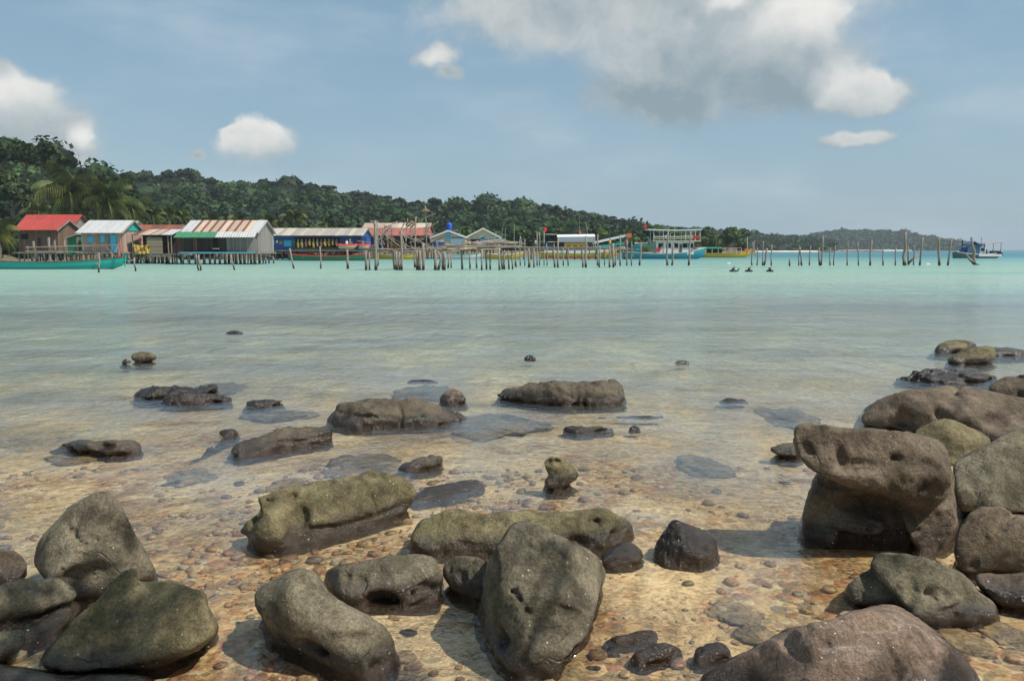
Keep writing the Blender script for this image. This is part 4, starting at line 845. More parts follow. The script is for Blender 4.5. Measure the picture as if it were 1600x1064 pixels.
# ------------------------------------------------------------------ palms
def palm(u, v, D, rpx, label, tint=(1, 1, 1), nf=17, parts=False, vb=392, lean=6):
    rpx *= 1.15; s = D / FP; r = rpx * s; c = W(u, v, D); base = W(u + lean, vb, D); base[2] = max(base[2] - 1, -.5)
    t = empty('coconut_palm', base); tag(t, label, 'palm', 'coconut palms behind the huts'); rpx *= 1.0
    mb = MB(); pts = [base + (c - base) * k / 6 + np.array([math.sin(k / 6 * math.pi) * .3, 0, 0]) for k in range(7)]; mb.tube(pts, [.22 - .02 * k for k in range(7)], 8); mb.build('trunk', M_BARK, t)
    fr = []
    for k in range(nf):
        a = k * 2.39996 + rng.uniform(-.2, .2); el = R([75, 50, 30, 10, -15, -40][k * 6 // nf] + rng.uniform(-10, 10)); L = r * rng.uniform(.85, 1.15)
        hd = np.array([math.cos(a), math.sin(a), 0]); side = np.array([-math.sin(a), math.cos(a), 0])
        P = []; p = c.copy(); e = el; ns = 9
        for i in range(ns + 1):
            P.append(p.copy()); p = p + (hd * math.cos(e) + np.array([0, 0, math.sin(e)])) * L / ns; e -= R(9 + 4 * i / ns * 2)
        V = []; F = []
        tone = np.array([*(np.array(tint) * rng.uniform(.7, 1.3) * ([1.35, 1.0, .6] if el < -.3 and rng.random() < .5 else [1, 1, 1])), 1.])
        for i in range(1, ns + 1):
            for h_ in (0, .5):
                q = P[i - 1] + (P[i] - P[i - 1]) * (h_ + .5); ax = P[i] - P[i - 1]; ax /= np.linalg.norm(ax); tt = (i - .5 + h_) / ns
                ll = L * .24 * math.sin(min(1, .25 + tt * .75) * math.pi) ** .6 + .05 * L
                for sg in (-1, 1):
                    d_ = side * sg * .75 + ax * .55 + np.array([0, 0, -.55]); d_ /= np.linalg.norm(d_); w = ax * .045 * L
                    b = len(V); V += [q - w * .5, q + w * .5, q + d_ * ll * .6 + w * .35 + [0, 0, -.03 * L], q + d_ * ll + [0, 0, -.12 * L]]; F.append((b, b + 1, b + 2, b + 3))
        b = len(V)
        for i in range(ns + 1): w = .012 * L * (1.3 - i / ns) + .01; V += [P[i] - side * w, P[i] + side * w]
        for i in range(ns): F.append((b + 2 * i, b + 2 * i + 1, b + 2 * i + 3, b + 2 * i + 2))
        fr.append((np.array(V), np.array(F), np.tile(tone, (len(V), 1))))
    if parts:
        for V, F, C in fr: mk('frond', V, F, M_PALM, t, colattr=C)
    else:
        b = 0; FF = []
        for V, F, C in fr: FF.append(F + b); b += len(V)
        mk('crown', np.concatenate([f[0] for f in fr]), np.concatenate(FF), M_PALM, t, colattr=np.concatenate([f[2] for f in fr]))
PL = [(107, 300, 112, 58, 'tallest coconut palm standing behind the red roof', 1), (166, 314, 114, 49, 'second big coconut palm above the silver roof', 1), (205, 326, 122, 34, 'palm half hidden behind the second big palm', 0),
      (-8, 365, 92, 40, 'yellowish young palm hanging in at the left picture edge', 1), (238, 336, 125, 26, 'palm left of the rusty shed ridge', 0), (262, 334, 128, 22, 'darker palm right above the rusty shed', 0), (282, 338, 130, 20, 'palm touching the striped roof at its left end', 0),
      (332, 343, 135, 17, 'short palm behind the left half of the striped roof', 0), (371, 342, 138, 17, 'short palm behind the right half of the striped roof', 0), (419, 347, 150, 17, 'palm just right of the striped roof', 0), (457, 341, 165, 24, 'lone palm with drooping fronds above the blue shop', 1),
      (437, 350, 160, 13, 'small palm between the striped roof and the lone palm', 0), (513, 351, 175, 17, 'low palm above the middle of the blue shop roof', 0), (545, 355, 180, 12, 'tiny palm above the right part of the blue shop roof', 0), (185, 343, 118, 24, 'low palm behind the silver roof gable', 0), (60, 330, 120, 26, 'dark palm left of the tallest palm', 0)]
for (u, v, Dd, r, l, pt) in PL: palm(u, v, Dd, r, l, parts=bool(pt), nf=20 if pt and r > 40 else 16, tint=(1.25, 1.1, .8) if u < 0 else (1, 1, 1))

# ------------------------------------------------------------------ buildings over the water
def X(u, D): return W(u, 390, D)[0]
def Z(v, D, u=800): return W(u, v, D)[2]
def strips(mb, p00, p10, p01, p11, fr, mats, t=.05):
    """roof plane from eave (p00,p10) to ridge (p01,p11), cut into sheets at fractions fr"""
    p00, p10, p01, p11 = map(lambda q: np.array(q, float), (p00, p10, p01, p11))
    for k in range(len(mats)):
        a, b = fr[k], fr[k + 1]; j = .012 * (k % 2)
        mb.quadslab([p00 + (p10 - p00) * a + [0, 0, j], p00 + (p10 - p00) * b + [0, 0, j], p01 + (p11 - p01) * b + [0, 0, j], p01 + (p11 - p01) * a + [0, 0, j]], t, mats[k])
def stilts(t, x0, x1, y0, y1, ztop, n, rows=3, r=.09):
    for j in range(rows):
        y = y0 + (y1 - y0) * (j + .1) / max(rows - .8, 1)
        for i in range(n):
            x = x0 + (x1 - x0) * (i + .5 * random.random() * .6) / (n - 1 + .3); pts, rr = wobble((x + random.uniform(-.2, .2), y, -1.4), (x, y, ztop), r * 1.15, r * .85, 3, .5)
            MB().tube(pts, rr, 6).build('stilt', M_POST, t)
def wall_box(name, x0, x1, y0, y1, z0, z1, mat, t, gable=None, axis='x', mb=None):
    """four walls; gable = ridge z"""
    V = [(x0, y0, z0), (x1, y0, z0), (x1, y1, z0), (x0, y1, z0), (x0, y0, z1), (x1, y0, z1), (x1, y1, z1), (x0, y1, z1)]
    F = [(0, 3, 2, 1), (0, 1, 5, 4), (1, 2, 6, 5), (2, 3, 7, 6), (3, 0, 4, 7)]
    if gable and axis == 'x':
        V += [(x0, (y0 + y1) / 2, gable), (x1, (y0 + y1) / 2, gable)]; F += [(5, 6, 9), (7, 4, 8)]
    elif gable: V += [((x0 + x1) / 2, y0, gable), ((x0 + x1) / 2, y1, gable)]; F += [(4, 5, 8), (6, 7, 9)]
    else: F += [(4, 5, 6, 7)]
    return mk(name, np.array(V), F, mat, t)
def panel(name, D, u0, v0, u1, v1, mat, t, th=.06, off=.06):
    x0, x1 = X(u0, D), X(u1, D); z1, z0 = Z(v0, D), Z(v1, D)
    mb = MB().box((x0, D - off - th, z0), (x1, D - off, z1)); return mb.build(name, mat, t)
def window(D, u0, v0, u1, v1, frame, glass, t, name='window'):
    x0, x1 = X(u0, D), X(u1, D); z1, z0 = Z(v0, D), Z(v1, D); w = .07; y0, y1 = D - .09, D - .01; mb = MB()
    mb.box((x0, y0, z0), (x1, y1, z0 + w)).box((x0, y0, z1 - w), (x1, y1, z1)).box((x0, y0, z0 + w), (x0 + w, y1, z1 - w)).box((x1 - w, y0, z0 + w), (x1, y1, z1 - w))
    f = mb.build(name, frame, t); MB().box((x0 + w, D - .05, z0 + w), (x1 - w, D - .02, z1 - w)).build('pane', glass, f); return f
def gable_roof(t, x0, x1, y0, y1, ze, zr, mats, fr=None, mi=None, oh=.45, ohx=.35, name='roof'):
    ym = (y0 + y1) / 2; mb = MB(); fr = fr or [0, 1]; mi = mi or [0]; sl = (zr - ze) / (ym - y0)
    a, b = x0 - ohx, x1 + ohx; zf = ze - oh * sl
    strips(mb, (a, y0 - oh, zf), (b, y0 - oh, zf), (a, ym, zr), (b, ym, zr), fr, mi)
    strips(mb, (b, y1 + oh, zf), (a, y1 + oh, zf), (b, ym + .003, zr), (a, ym + .003, zr), [0, 1], [mi[0]])
    o = mb.build(name, mats, t)
    rb = MB().box((a, ym - .12, zr + .0), (b, ym + .12, zr + .05)); return o
def house(name, label, D, uL, uR, v_floor, v_eave, v_ridge, depth, wall, roofm, t_loc=None, fr=None, mi=None, nst=7, oh=.45, ohx=.3, deck=True, cat='stilt hut'):
    x0, x1 = X(uL, D), X(uR, D); zf = Z(v_floor, D); ze_front = Z(v_eave, D - oh); zr = Z(v_ridge, D + depth / 2)
    ze = ze_front + (zr - ze_front) * oh / (depth / 2 + oh)
    t = empty(name, ((x0 + x1) / 2, D + depth / 2, 0)); tag(t, label, cat)
    wall_box('wall', x0, x1, D, D + depth, zf, ze - .02, wall, t, gable=zr - .06)
    gable_roof(t, x0, x1, D, D + depth, ze + .05, zr + .05, roofm, fr, mi, oh, ohx)
    # barge boards
    for xx in (x0 - ohx - .04, x1 + ohx):
        mb = MB(); ym = D + depth / 2; sl = (zr - ze) / (depth / 2)
        mb.quadslab([(xx, D - oh, ze - oh * sl + .04), (xx + .04, D - oh, ze - oh * sl + .04), (xx + .04, ym, zr + .04), (xx, ym, zr + .04)], .2)
        mb.quadslab([(xx + .04, D + depth + oh, ze - oh * sl + .04), (xx, D + depth + oh, ze - oh * sl + .04), (xx, ym, zr + .04), (xx + .04, ym, zr + .04)], .2); mb.build('barge_board', W_GREY, t)
    if deck: MB().box((x0 - .3, D - .9, zf - .15), (x1 + .3, D + depth + .1, zf - .02)).build('deck', W_GREY, t)
    if nst: stilts(t, x0, x1, D - .6, D + depth, zf - .15, nst)
    return t, dict(x0=x0, x1=x1, zf=zf, ze=ze, zr=zr, D=D, depth=depth)

# red-roofed house, far left
Dr = 100
t, g = house('stilt_hut', 'brown plank hut with bright red corrugated roof and two stepped gables, leftmost of the village', Dr, 30, 92, 394, 360, 344, 4.6, W_BROWN, [R_RED], oh=.7, nst=7)
xb0, xb1 = X(36, Dr + 5), X(115, Dr + 5); zr2 = Z(336, Dr + 6.5); ze2 = Z(354, Dr + 4.6)
wall_box('rear_wall', xb0, xb1, Dr + 4.62, Dr + 9.2, g['zf'], ze2, W_GREY, t, gable=zr2)
gable_roof(t, xb0, xb1, Dr + 4.62, Dr + 9.2, ze2 + .05, zr2 + .06, [R_RED], oh=.1, ohx=.4, name='rear_roof')
panel('window', Dr, 35, 366, 45, 374, DARK, t); panel('side_shutter', Dr, 60, 372, 64, 392, W_DARK, t); stilts(t, xb0 + 6, xb1, Dr + 5, Dr + 9, g['zf'], 5, 1)
# landing poles in front of it
t = empty('landing_rail', W(110, 385, 88)); tag(t, 'crooked wooden rail and leaning poles in front of the red-roofed hut', 'rail')
for (u0, v0, u1, v1, r) in [(52, 377, 54, 408, .14), (76, 371, 81, 409, .16), (85, 376, 88, 409, .10), (43, 384, 43, 408, .07), (101, 375, 102, 408, .12), (130, 386, 130, 408, .08), (152, 386, 152, 408, .08), (175, 386, 175, 408, .06)]:
    a, b = W(u1, v1, 88), W(u0, v0, 88); a[2] = -1; pts, rr = wobble(a, b, r, r * .85); MB().tube(pts, rr, 7).build('pole', M_POST, t)
for (u0, v0, u1, v1) in [(40, 387, 110, 385), (100, 385, 183, 383.5), (40, 393, 128, 394)]:
    pts, rr = wobble(W(u0, v0, 87.8), W(u1, v1, 87.8), .08, .07, 7, .5); MB().tube(pts, rr, 6).build('rail', M_POST, t)
# green lean-to
Dg = 97; t = empty('green_shed', W(114, 411, Dg)); tag(t, 'small green walled lean-to shed between the red and the silver roofs', 'shed')
x0, x1 = X(106, Dg), X(124, Dg); zf = Z(398, Dg)
MB().box((x0, Dg, zf), (x1, Dg + 3, Z(370, Dg))).build('wall', GREEN, t)
MB().quadslab([(x0 - .2, Dg - .4, Z(372, Dg)), (x1 + .1, Dg - .4, Z(366, Dg)), (x1 + .1, Dg + 3.3, Z(366, Dg)), (x0 - .2, Dg + 3.3, Z(372, Dg))], .06).build('roof', R_WHITE, t); stilts(t, x0, x1, Dg, Dg + 3, zf, 3, 2)
panel('corner_board', Dg, 121, 370, 124, 398, W_TAN, t)
# silver-roofed house
Dw = 94
t, g = house('stilt_hut', 'tan plank hut with silver metal roof and turquoise shutters', Dw, 128, 192, 394, 364.5, 345, 5.2, W_TAN, [R_WHITE], oh=.7, nst=8)
window(Dw, 138, 370, 148, 379, LBLUE, LBLUE, t); panel('door', Dw, 174, 367, 183, 394, LBLUE, t); panel('shutter', Dw, 159, 367, 165, 379, LBLUE, t); panel('post', Dw, 170, 366, 171.5, 394, W_GREY, t)
gb = MB(); xg = g['x1'] + .04; ym = Dw + 2.6; gb.add([(xg, Dw + .1, g['ze']), (xg, Dw + 5.1, g['ze']), (xg, ym, g['zr'] - .1), (xg + .04, Dw + .1, g['ze']), (xg + .04, Dw + 5.1, g['ze']), (xg + .04, ym, g['zr'] - .1)], [(0, 1, 2), (3, 5, 4), (0, 3, 4, 1), (1, 4, 5, 2), (2, 5, 3, 0)]); gb.build('gable_panel', TEAL, t)
MB().box((g['x1'] - 1.2, Dw - 1.6, g['zf'] - 1.0), (g['x1'] + 1.6, Dw - .95, g['zf'] - .9)).build('landing', W_GREY, t)
# small house behind
house('stilt_hut', 'small pale-gabled hut squeezed behind the silver-roofed hut', 106, 196, 206, 396, 358, 346, 3.5, CREAM, [R_CREAM], oh=.4, nst=3)
# rusty shed
Ds = 96
t, g = house('stilt_hut', 'dark red-brown rusty hut behind the open porch', Ds + 4, 214, 276, 397, 366, 352, 4, W_BROWN, [R_RUST], oh=.4, nst=5)
t = empty('open_porch', ((X(207, Ds) + X(268, Ds)) / 2, Ds, 0)); tag(t, 'open porch with a rusty striped roof and bamboo screen, beside the silver-roofed hut', 'porch')
x0, x1 = X(208, Ds - 1), X(268, Ds - 1); mb = MB()
strips(mb, (x0, Ds - 1.2, Z(367, Ds - 1.2)), (x1 + .2, Ds - 1.2, Z(367, Ds - 1.2)), (x0, Ds + 2.2, Z(358.5, Ds + 2.2)), (x1, Ds + 2.2, Z(358.5, Ds + 2.2)), [0, .16, .42, .47, .68, .73, .88, 1], [0, 1, 0, 1, 0, 2, 2]); mb.build('roof', [R_RUST, R_CREAM, R_WHITE], t)
zf = Z(396.5, Ds); MB().box((x0, Ds - 1, zf - .12), (x1 + .5, Ds + 2.5, zf)).build('deck', W_GREY, t); MB().box((x0 + .1, Ds + 2.3, zf), (x1, Ds + 2.4, Z(364, Ds))).build('back_wall', W_DARK, t)
for u in (207.5, 235, 263, 268): pts, rr = wobble((X(u, Ds - 1), Ds - .95, -1), (X(u, Ds - 1), Ds - .95, Z(366, Ds - 1)), .08, .07, 4, .3); MB().tube(pts, rr, 6).build('post', M_POST, t)
M_BAM = planks((0.16, 0.12, 0.08), (0.34, 0.28, 0.2), 6, False); panel('bamboo_screen', Ds, 236, 371, 260, 397, M_BAM, t, off=.98)
stilts(t, x0, x1, Ds - .9, Ds + 2, zf - .1, 9, 2); panel('low_rail', Ds, 235, 399, 268, 401, W_GREY, t, off=1.0)
o = MB(); xa, xb = X(209.5, Ds - 1.1), X(234.5, Ds - 1.1); n = 12
V = []; 
for i in range(n + 1):
    f = i / n; x = xa + (xb - xa) * f; sag = .12 * math.sin(f * math.pi); wv = .05 * math.sin(f * 25)
    V += [(x, Ds - 1.12 + wv, Z(382, Ds) - sag), (x, Ds - 1.12 - wv, Z(396, Ds) - sag * .3), (x, Ds - 1.09 + wv, Z(382, Ds) - sag), (x, Ds - 1.09 - wv, Z(396, Ds) - sag * .3)]
F = []
for i in range(n): F += [(4 * i, 4 * i + 1, 4 * i + 5, 4 * i + 4), (4 * i + 2, 4 * i + 6, 4 * i + 7, 4 * i + 3), (4 * i, 4 * i + 4, 4 * i + 6, 4 * i + 2), (4 * i + 1, 4 * i + 3, 4 * i + 7, 4 * i + 5)]
m, tt, out = material('patterned_yellow_cloth'); ptn = tt.smooth(tt.noise(pos(tt), 3.2, 3), .5, .56); principled(tt, out, tt.mix(ptn, (0.62, 0.40, 0.09), (0.22, 0.12, 0.03)), .8)
tag(mk('hanging_cloth', np.array(V), F, m, None, (xa, Ds - 1.1, zf)), 'patterned yellow cloth hung on the rail of the open porch', 'cloth')
sv_, sf_ = ico(2); c = W(219, 375, Ds - .9); tag(mk('float_ball', sv_ * [.18, .18, .22] * (1 + .15 * sv_[:, 2:3]) + c, sf_, paint((0.65, 0.03, 0.10), .4, .05), None, c, smooth=True), 'pink float hanging under the porch roof', 'float')
# big striped-roof hut
Db = 92; fr = [0, .14]; mi = [0]
st_w = [(.045, 1), (.05, 2)] ; x = .14
while x < .86: fr += [min(x + .035, .98), min(x + .105, .985)]; mi += [1, 2]; x += .105
fr += [1.0]; mi += [0]
t, g = house('stilt_hut', 'large grey plank hut with a rust-striped tin roof, green strip at its lower left', Db, 287, 403, 394.5, 364.5, 345, 6.2, W_GREY, [R_WHITE, R_RUST, R_CREAM, R_GREEN], fr=fr, mi=mi, oh=.35, ohx=.25, nst=15)
x0, x1 = g['x0'] - .45, g['x1'] + .1; mb = MB(); xm = X(338, Db - 1)
z0_, z1_ = Z(371, Db - 1.3), g['ze'] + .0
mb.quadslab([(x0 - .15, Db - 1.3, z0_), (xm, Db - 1.3, z0_), (xm, Db - .28, z1_), (x0, Db - .28, z1_)], .04, 0); mb.quadslab([(xm + .01, Db - 1.3, z0_ + .02), (x1, Db - 1.3, z0_ + .02), (x1, Db - .28, z1_ + .02), (xm + .01, Db - .28, z1_ + .02)], .04, 1)
mb.build('lower_roof', [R_GREEN, R_WHITE], t)
panel('dark_opening_panel', Db, 287, 373, 354, 394, W_DARK, t); panel('door_post', Db, 303, 372, 309, 394, W_BROWN, t, off=.14); panel('door', Db, 334, 372, 341, 394, DARK, t, off=.14); panel('white_frame', Db, 333, 388, 344, 389.5, WHITE, t, off=.2); panel('deck_edge', Db, 286, 394, 402, 395.5, LBLUE, t, off=.95)
panel('plank_wall', Db, 355, 372, 402, 394, W_GREY, t, off=.14)
# blue shop
Dk = 130
t, g = house('waterfront_shop', 'long blue-walled shop on stilts with a grey-beige corrugated roof', Dk, 411, 566, 391, 368.5, 357, 8, BLUE, [R_GREYBEIGE], oh=.9, nst=17, cat='shop')
panel('dark_opening_panel', Dk, 462, 371, 531, 389, DARK, t); panel('poster', Dk, 444, 376, 456, 385, LBLUE, t); panel('poster', Dk, 457, 376, 462, 384, GREEN, t); panel('side_wing', Dk, 566.5, 370, 575, 388, BLUE, t, th=1.0)  # flat dark panel stands in for the shade inside the open shop
panel('notice', Dk, 426, 376, 429, 382, WHITE, t, th=.03); panel('notice', Dk, 432, 376, 435, 380, WHITE, t, th=.03); panel('notice', Dk, 437, 377, 442, 382, paint((.4, .2, .12), .7, .1), t, th=.03); panel('notice', Dk, 546, 373, 549, 382, WHITE, t, th=.03); panel('notice', Dk, 549.5, 377, 551, 381, WHITE, t, th=.03)
for k in range(11):
    u = 466 + k * 6; c = W(u, 375, Dk - .4); o = MB(); L = random.uniform(.9, 1.6) * .9
    o.tube([c + [0, 0, .2], c - [0.05, 0, L * .5], c - [0, 0, L]], [.05, .26, .16], 7, wob=.2); tag(o.build('hanging_net', paint([(0.42, 0.30, 0.05), (0.36, 0.30, 0.16), (0.30, 0.16, 0.12), (0.5, 0.4, 0.1)][k % 4], .8, .3), None, tuple(c)), ['yellow', 'pale', 'brown', 'bright yellow'][k % 4] + ' bundle number %s from the left hanging under the blue shop eave' % ['one', 'two', 'three', 'four', 'five', 'six', 'seven', 'eight', 'nine', 'ten', 'eleven'][k], 'bundle', 'goods hanging in the blue shop')
MB().box((X(450, Dk - 3), Dk - 3.2, Z(391, Dk - 3) - .1), (X(576, Dk - 3), Dk - .95, Z(391, Dk - 3))).build('terrace', W_GREY, t)
MB().box((X(462, Dk), Dk - .7, g['zf']), (X(528, Dk), Dk - .3, Z(387, Dk))).build('counter', W_DARK, t)

# long red/cream roofed building behind the ruin
Do = 150
t, g = house('waterfront_house', 'long building with a cream upper roof and a red lower roof behind the ruined pier', Do, 566, 668, 391, 362, 349, 10, W_BROWN, [R_CREAM, R_RED], oh=.4, nst=12, cat='house')
mb = MB(); mb.quadslab([(X(564, Do - 3), Do - 3.2, Z(368, Do - 3)), (X(676, Do - 3), Do - 3.2, Z(368, Do - 3)), (X(672, Do), Do - .1, Z(356, Do)), (X(564, Do), Do - .1, Z(356, Do))], .08); mb.build('lower_roof', corrugated((0.40, 0.12, 0.09), (0.24, 0.10, 0.08), 1.1, 0, .4), t)
panel('dark_opening_panel', Do, 632, 371, 672, 386, DARK, t); panel('orange_wall', Do, 606, 380, 632, 390, paint((.45, .16, .07), .8, .2), t); panel('blue_panel', Do, 566, 370, 600, 388, BLUE, t)
MB().box((X(560, Do - 3), Do - 3, Z(392, Do) - .2), (X(690, Do - 3), Do, Z(392, Do))).build('terrace', W_GREY, t)
# gabled houses facing the camera
def gable_house(label, D, uL, uR, va, ve, vf, depth, wall, doors):
    x0, x1 = X(uL, D), X(uR, D); zf = Z(vf, D); ze = Z(ve, D); zr = Z(va, D); xm = (x0 + x1) / 2
    t = empty('gabled_house', (xm, D + depth / 2, 0)); tag(t, label, 'house'); wall_box('wall', x0 + .35, x1 - .35, D, D + depth, zf, ze - .1, wall, t, gable=zr - .15, axis='y')
    for sx, xe in ((-1, x0), (1, x1)):
        mb = MB(); q = [(xe, D - .5, ze - .1), (xm, D - .5, zr), (xm, D + depth, zr), (xe, D + depth, ze - .1)]; q = q if sx > 0 else q
        mb.quadslab(q if sx < 0 else q[::-1], .08); mb.build('roof_slope', R_RED if sx < 0 else R_WHITE, t)
        mb = MB(); mb.quadslab([(xe, D - .56, ze - .08), (xm, D - .56, zr + .05), (xm, D - .505, zr + .05), (xe, D - .505, ze - .08)], .3); mb.build('barge_board', WHITE, t)
    for (nm, a, b, c, d, m_) in doors: panel(nm, D, a, b, c, d, m_, t)
    stilts(t, x0 + .4, x1 - .4, D + .2, D + depth, zf, 6, 2); MB().box((x0, D - 1.2, zf - .15), (x1, D + depth, zf - .01)).build('deck', W_GREY, t); return t
gable_house('beige gabled house with a blue door and pale panels, left of the pair', 150, 672, 730, 360, 370, 390, 14, paint((0.66, 0.52, 0.34), .8, .15), [('door', 696, 364, 704, 373, LBLUE), ('awning', 671, 374, 694, 378, WHITE), ('blue_cloth', 676, 378, 694, 386, BLUE), ('white_panel', 704, 373, 726, 384, paint((.55, .68, .72), .5, .1)), ('sign', 705, 371, 727, 372.5, paint((.1, .2, .3), .5, .1)), ('door', 697, 373, 703, 386, CREAM)])
CREAM = paint((0.66, 0.52, 0.34), .8, .15)
t = gable_house('beige gabled house with two dark windows and a small sign, right of the pair', 155, 727, 783, 356.5, 370, 390, 16, CREAM, [('window', 735, 374, 750, 379, DARK), ('window', 758, 374, 773, 379, DARK), ('door', 751, 371, 757, 380, LBLUE), ('sign', 735, 369.3, 776, 373, WHITE), ('white_sill', 734, 379.3, 775, 381, WHITE), ('blue_corner', 774, 372, 781, 380, BLUE)])
mb = MB()   # worn, unreadable dark marks of the faded sign
for (u, w_, v, h_) in [(736.5, 1.2, 370, 1.6), (738.6, 2.6, 371, .9), (743.4, .8, 369.7, 2), (745, 1.6, 371.2, .8), (747.4, 1.6, 370.6, 1.2), (757.2, 1.0, 369.6, 2), (759.5, 2.6, 370.3, .8), (764.4, .7, 369.4, 1.9), (766.3, .8, 369.8, 1.6), (769, 3.2, 370.4, .9)]:
    mb.box((X(u, 154.8), 154.80, Z(v + h_, 154.8)), (X(u + w_, 154.8), 154.87, Z(v, 154.8)))
mb.build('faded_lettering', DARK, t)
# blue water tank
c = W(702, 359.5, 156); t = empty('water_tank', c); tag(t, 'tall blue water tank behind the left gabled house', 'water tank'); r = .55
prof = [(r * .96, 0), (r, .15), (r * .97, .3), (r, .45), (r * .97, .6), (r, .75), (r * .97, .9), (r, 1.05), (r * .8, 1.25), (.2, 1.35), (.2, 1.42), (.01, 1.43)]
def lathe(prof, c, n=16):
    V = [(c[0] + rr * math.cos(2 * math.pi * j / n), c[1] + rr * math.sin(2 * math.pi * j / n), c[2] + z) for rr, z in prof for j in range(n)]
    F = [(i * n + j, i * n + (j + 1) % n, (i + 1) * n + (j + 1) % n, (i + 1) * n + j) for i in range(len(prof) - 1) for j in range(n)]; F.append(tuple(range(n))[::-1]); F.append(tuple((len(prof) - 1) * n + j for j in range(n))); return V, F
V, F = lathe(prof, c); mk('tank_body', np.array(V), F, paint((0.015, 0.10, 0.55), .35, .05), t, smooth=True); MB().box((c[0] - .9, 155.2, c[2] - .16), (c[0] + 1.6, 156.8, c[2] - .02)).build('platform', W_GREY, t)
for dx in (-.8, .8): MB().tube([(c[0] + dx, 156, c[2] - 3.5), (c[0] + dx, 156, c[2] - .16)], .07, 6).build('leg', M_POST, t)

# ------------------------------------------------------------------ ruined pier, walkway and lone posts
def stick(parent, name, u0, v0, u1, v1, D0, rpx, D1=None, foot=False, mat=None, amp=.5, seg=5):
    D1 = D1 or D0; a, b = W(u0, v0, D0), W(u1, v1, D1)
    if foot: a[2] = -1.8
    r = rpx * D0 / FP / 2; pts, rr = wobble(a, b, r * 1.08, r * .85, seg, amp)
    return MB().tube(pts, rr, 8, wob=.06).build(name, mat or M_POST, parent, smooth=True)
t = empty('ruined_pier', W(690, 422, 66)); tag(t, 'collapsed grey wooden pier of crooked posts, logs and leaning beams in front of the village', 'pier')
PP = [(571, 392, 572, 421, 4), (577, 395, 578, 421, 3), (586, 345, 587, 423, 5), (590, 347, 590, 393, 3), (619, 393, 619, 421, 5), (624, 394, 623.5, 422, 4), (627, 359, 628, 423, 4), (648, 372, 647, 417, 3), (651, 391, 652, 421, 5), (656, 391, 656, 421, 5), (661, 380, 661, 423, 4.5), (680, 390, 680, 421, 4.5),
      (694, 393, 695, 421, 5.5), (701, 396, 699, 418, 3), (705, 395, 705, 418, 2), (721, 393, 722, 420, 3.2), (734, 392, 734, 419, 2.6), (745, 384, 744, 418, 3), (753, 390, 753, 421, 3.2), (760, 390, 759, 420, 2.8), (766, 390, 766, 420, 3), (780, 391, 782, 421, 3.2), (788, 390, 788, 420, 3.4), (794, 391, 796, 420, 2.6), (800, 391, 801, 420, 2.6), (806, 392, 807, 417, 2), (692, 392, 692, 420, 4), (615, 392, 616, 420, 3.5), (783, 391, 786, 420, 3)]
for (u1, v1, u0, v0, w_) in PP:
    stick(t, 'post', u0, v0, u1, v1, min(66 + max(0, 421 - v0) * 2.5, 84), w_, foot=True)
pts = [W(684, 420, 66) * [1, 1, 0] - [0, 0, 1], W(685, 420, 66), W(689, 408, 66), W(688, 400, 66), W(683, 392, 66)]; MB().tube(pts, [.12, .12, .11, .1, .09], 7).build('post', M_POST, t, smooth=True)
for (a, b, c, d, w_) in [(571, 389.5, 700, 390, 2.5), (588, 394, 664, 392.5, 2), (664, 387, 690, 390, 2), (695, 395, 752, 388, 3), (683, 385, 796, 378.5, 2.6), (698, 386, 815, 384.5, 2), (722, 379, 796, 381, 2.2), (738, 382, 806, 385, 2.6), (745, 388, 812, 386, 2.2), (700, 392, 748, 390, 2.6), (575, 392, 660, 395, 2), (560, 388, 620, 391, 2), (640, 388, 700, 386, 1.8),
                      (576, 392, 614, 349, 2), (591, 377, 608, 358, 2.4), (589, 358, 626, 386, 1.6), (625, 365, 645, 346, 2), (598, 365, 650, 391, 1.6), (625, 366, 678, 387, 2), (627, 367, 634, 391, 1.8), (644, 385, 652, 392, 1.6), (579, 345, 587, 352, 1.8), (600, 352, 612, 357, 1.4), (650, 372, 668, 386, 1.6), (634, 388, 634, 368, 1.2), (642, 350, 642, 392, 1.6), (612, 353, 612, 390, 1.4), (596, 373, 597, 391, 1.4), (606, 372, 606, 391, 1.2),
                      (637, 342, 634, 380, 1.8), (650, 339, 648, 386, 2.2), (651, 345.5, 680, 334.5, 1.8), (558, 377, 579, 379, 1.4), (600, 389, 588, 372, 1.4), (655, 388, 690, 398, 1.6), (668, 380, 667, 391, 1.6), (813, 370, 816, 386, 2.2), (684, 379, 684, 386, 1.4)]:
    D0 = random.uniform(66, 69); stick(t, 'beam', a, b, c, d, D0, w_, D1=D0 + random.uniform(-1.5, 1.5), amp=.8, seg=6)
for k, (a, b, c, d) in enumerate([(634, 352, 643, 345), (637, 354, 647, 347), (641, 356, 650, 349), (673, 381, 694, 369)]):
    stick(t, 'broken_board', a, b, c, d, 67, 2.6 if k < 3 else 2, mat=W_BROWN)
for k in range(15):
    u = 722 + k * 5; stick(t, 'cross_pole', u, 381 - k * .2 + random.uniform(-1, 1), u + random.uniform(14, 30), 380 + random.uniform(-3.5, 3), 67, random.uniform(1.4, 2.6), D1=69)
for k in range(34):
    u = random.uniform(590, 700); v = random.uniform(356, 386); a_ = random.choice([-1.1, -.7, -.35, .3, .6, 1.2, 1.5]) + random.uniform(-.15, .15); L_ = random.uniform(8, 26)
    u2, v2 = u + math.cos(a_) * L_, min(392, max(346, v + math.sin(a_) * L_)); stick(t, 'leaning_stick', u, v, u2, v2, random.uniform(66, 70), random.uniform(.9, 1.8), amp=.9)
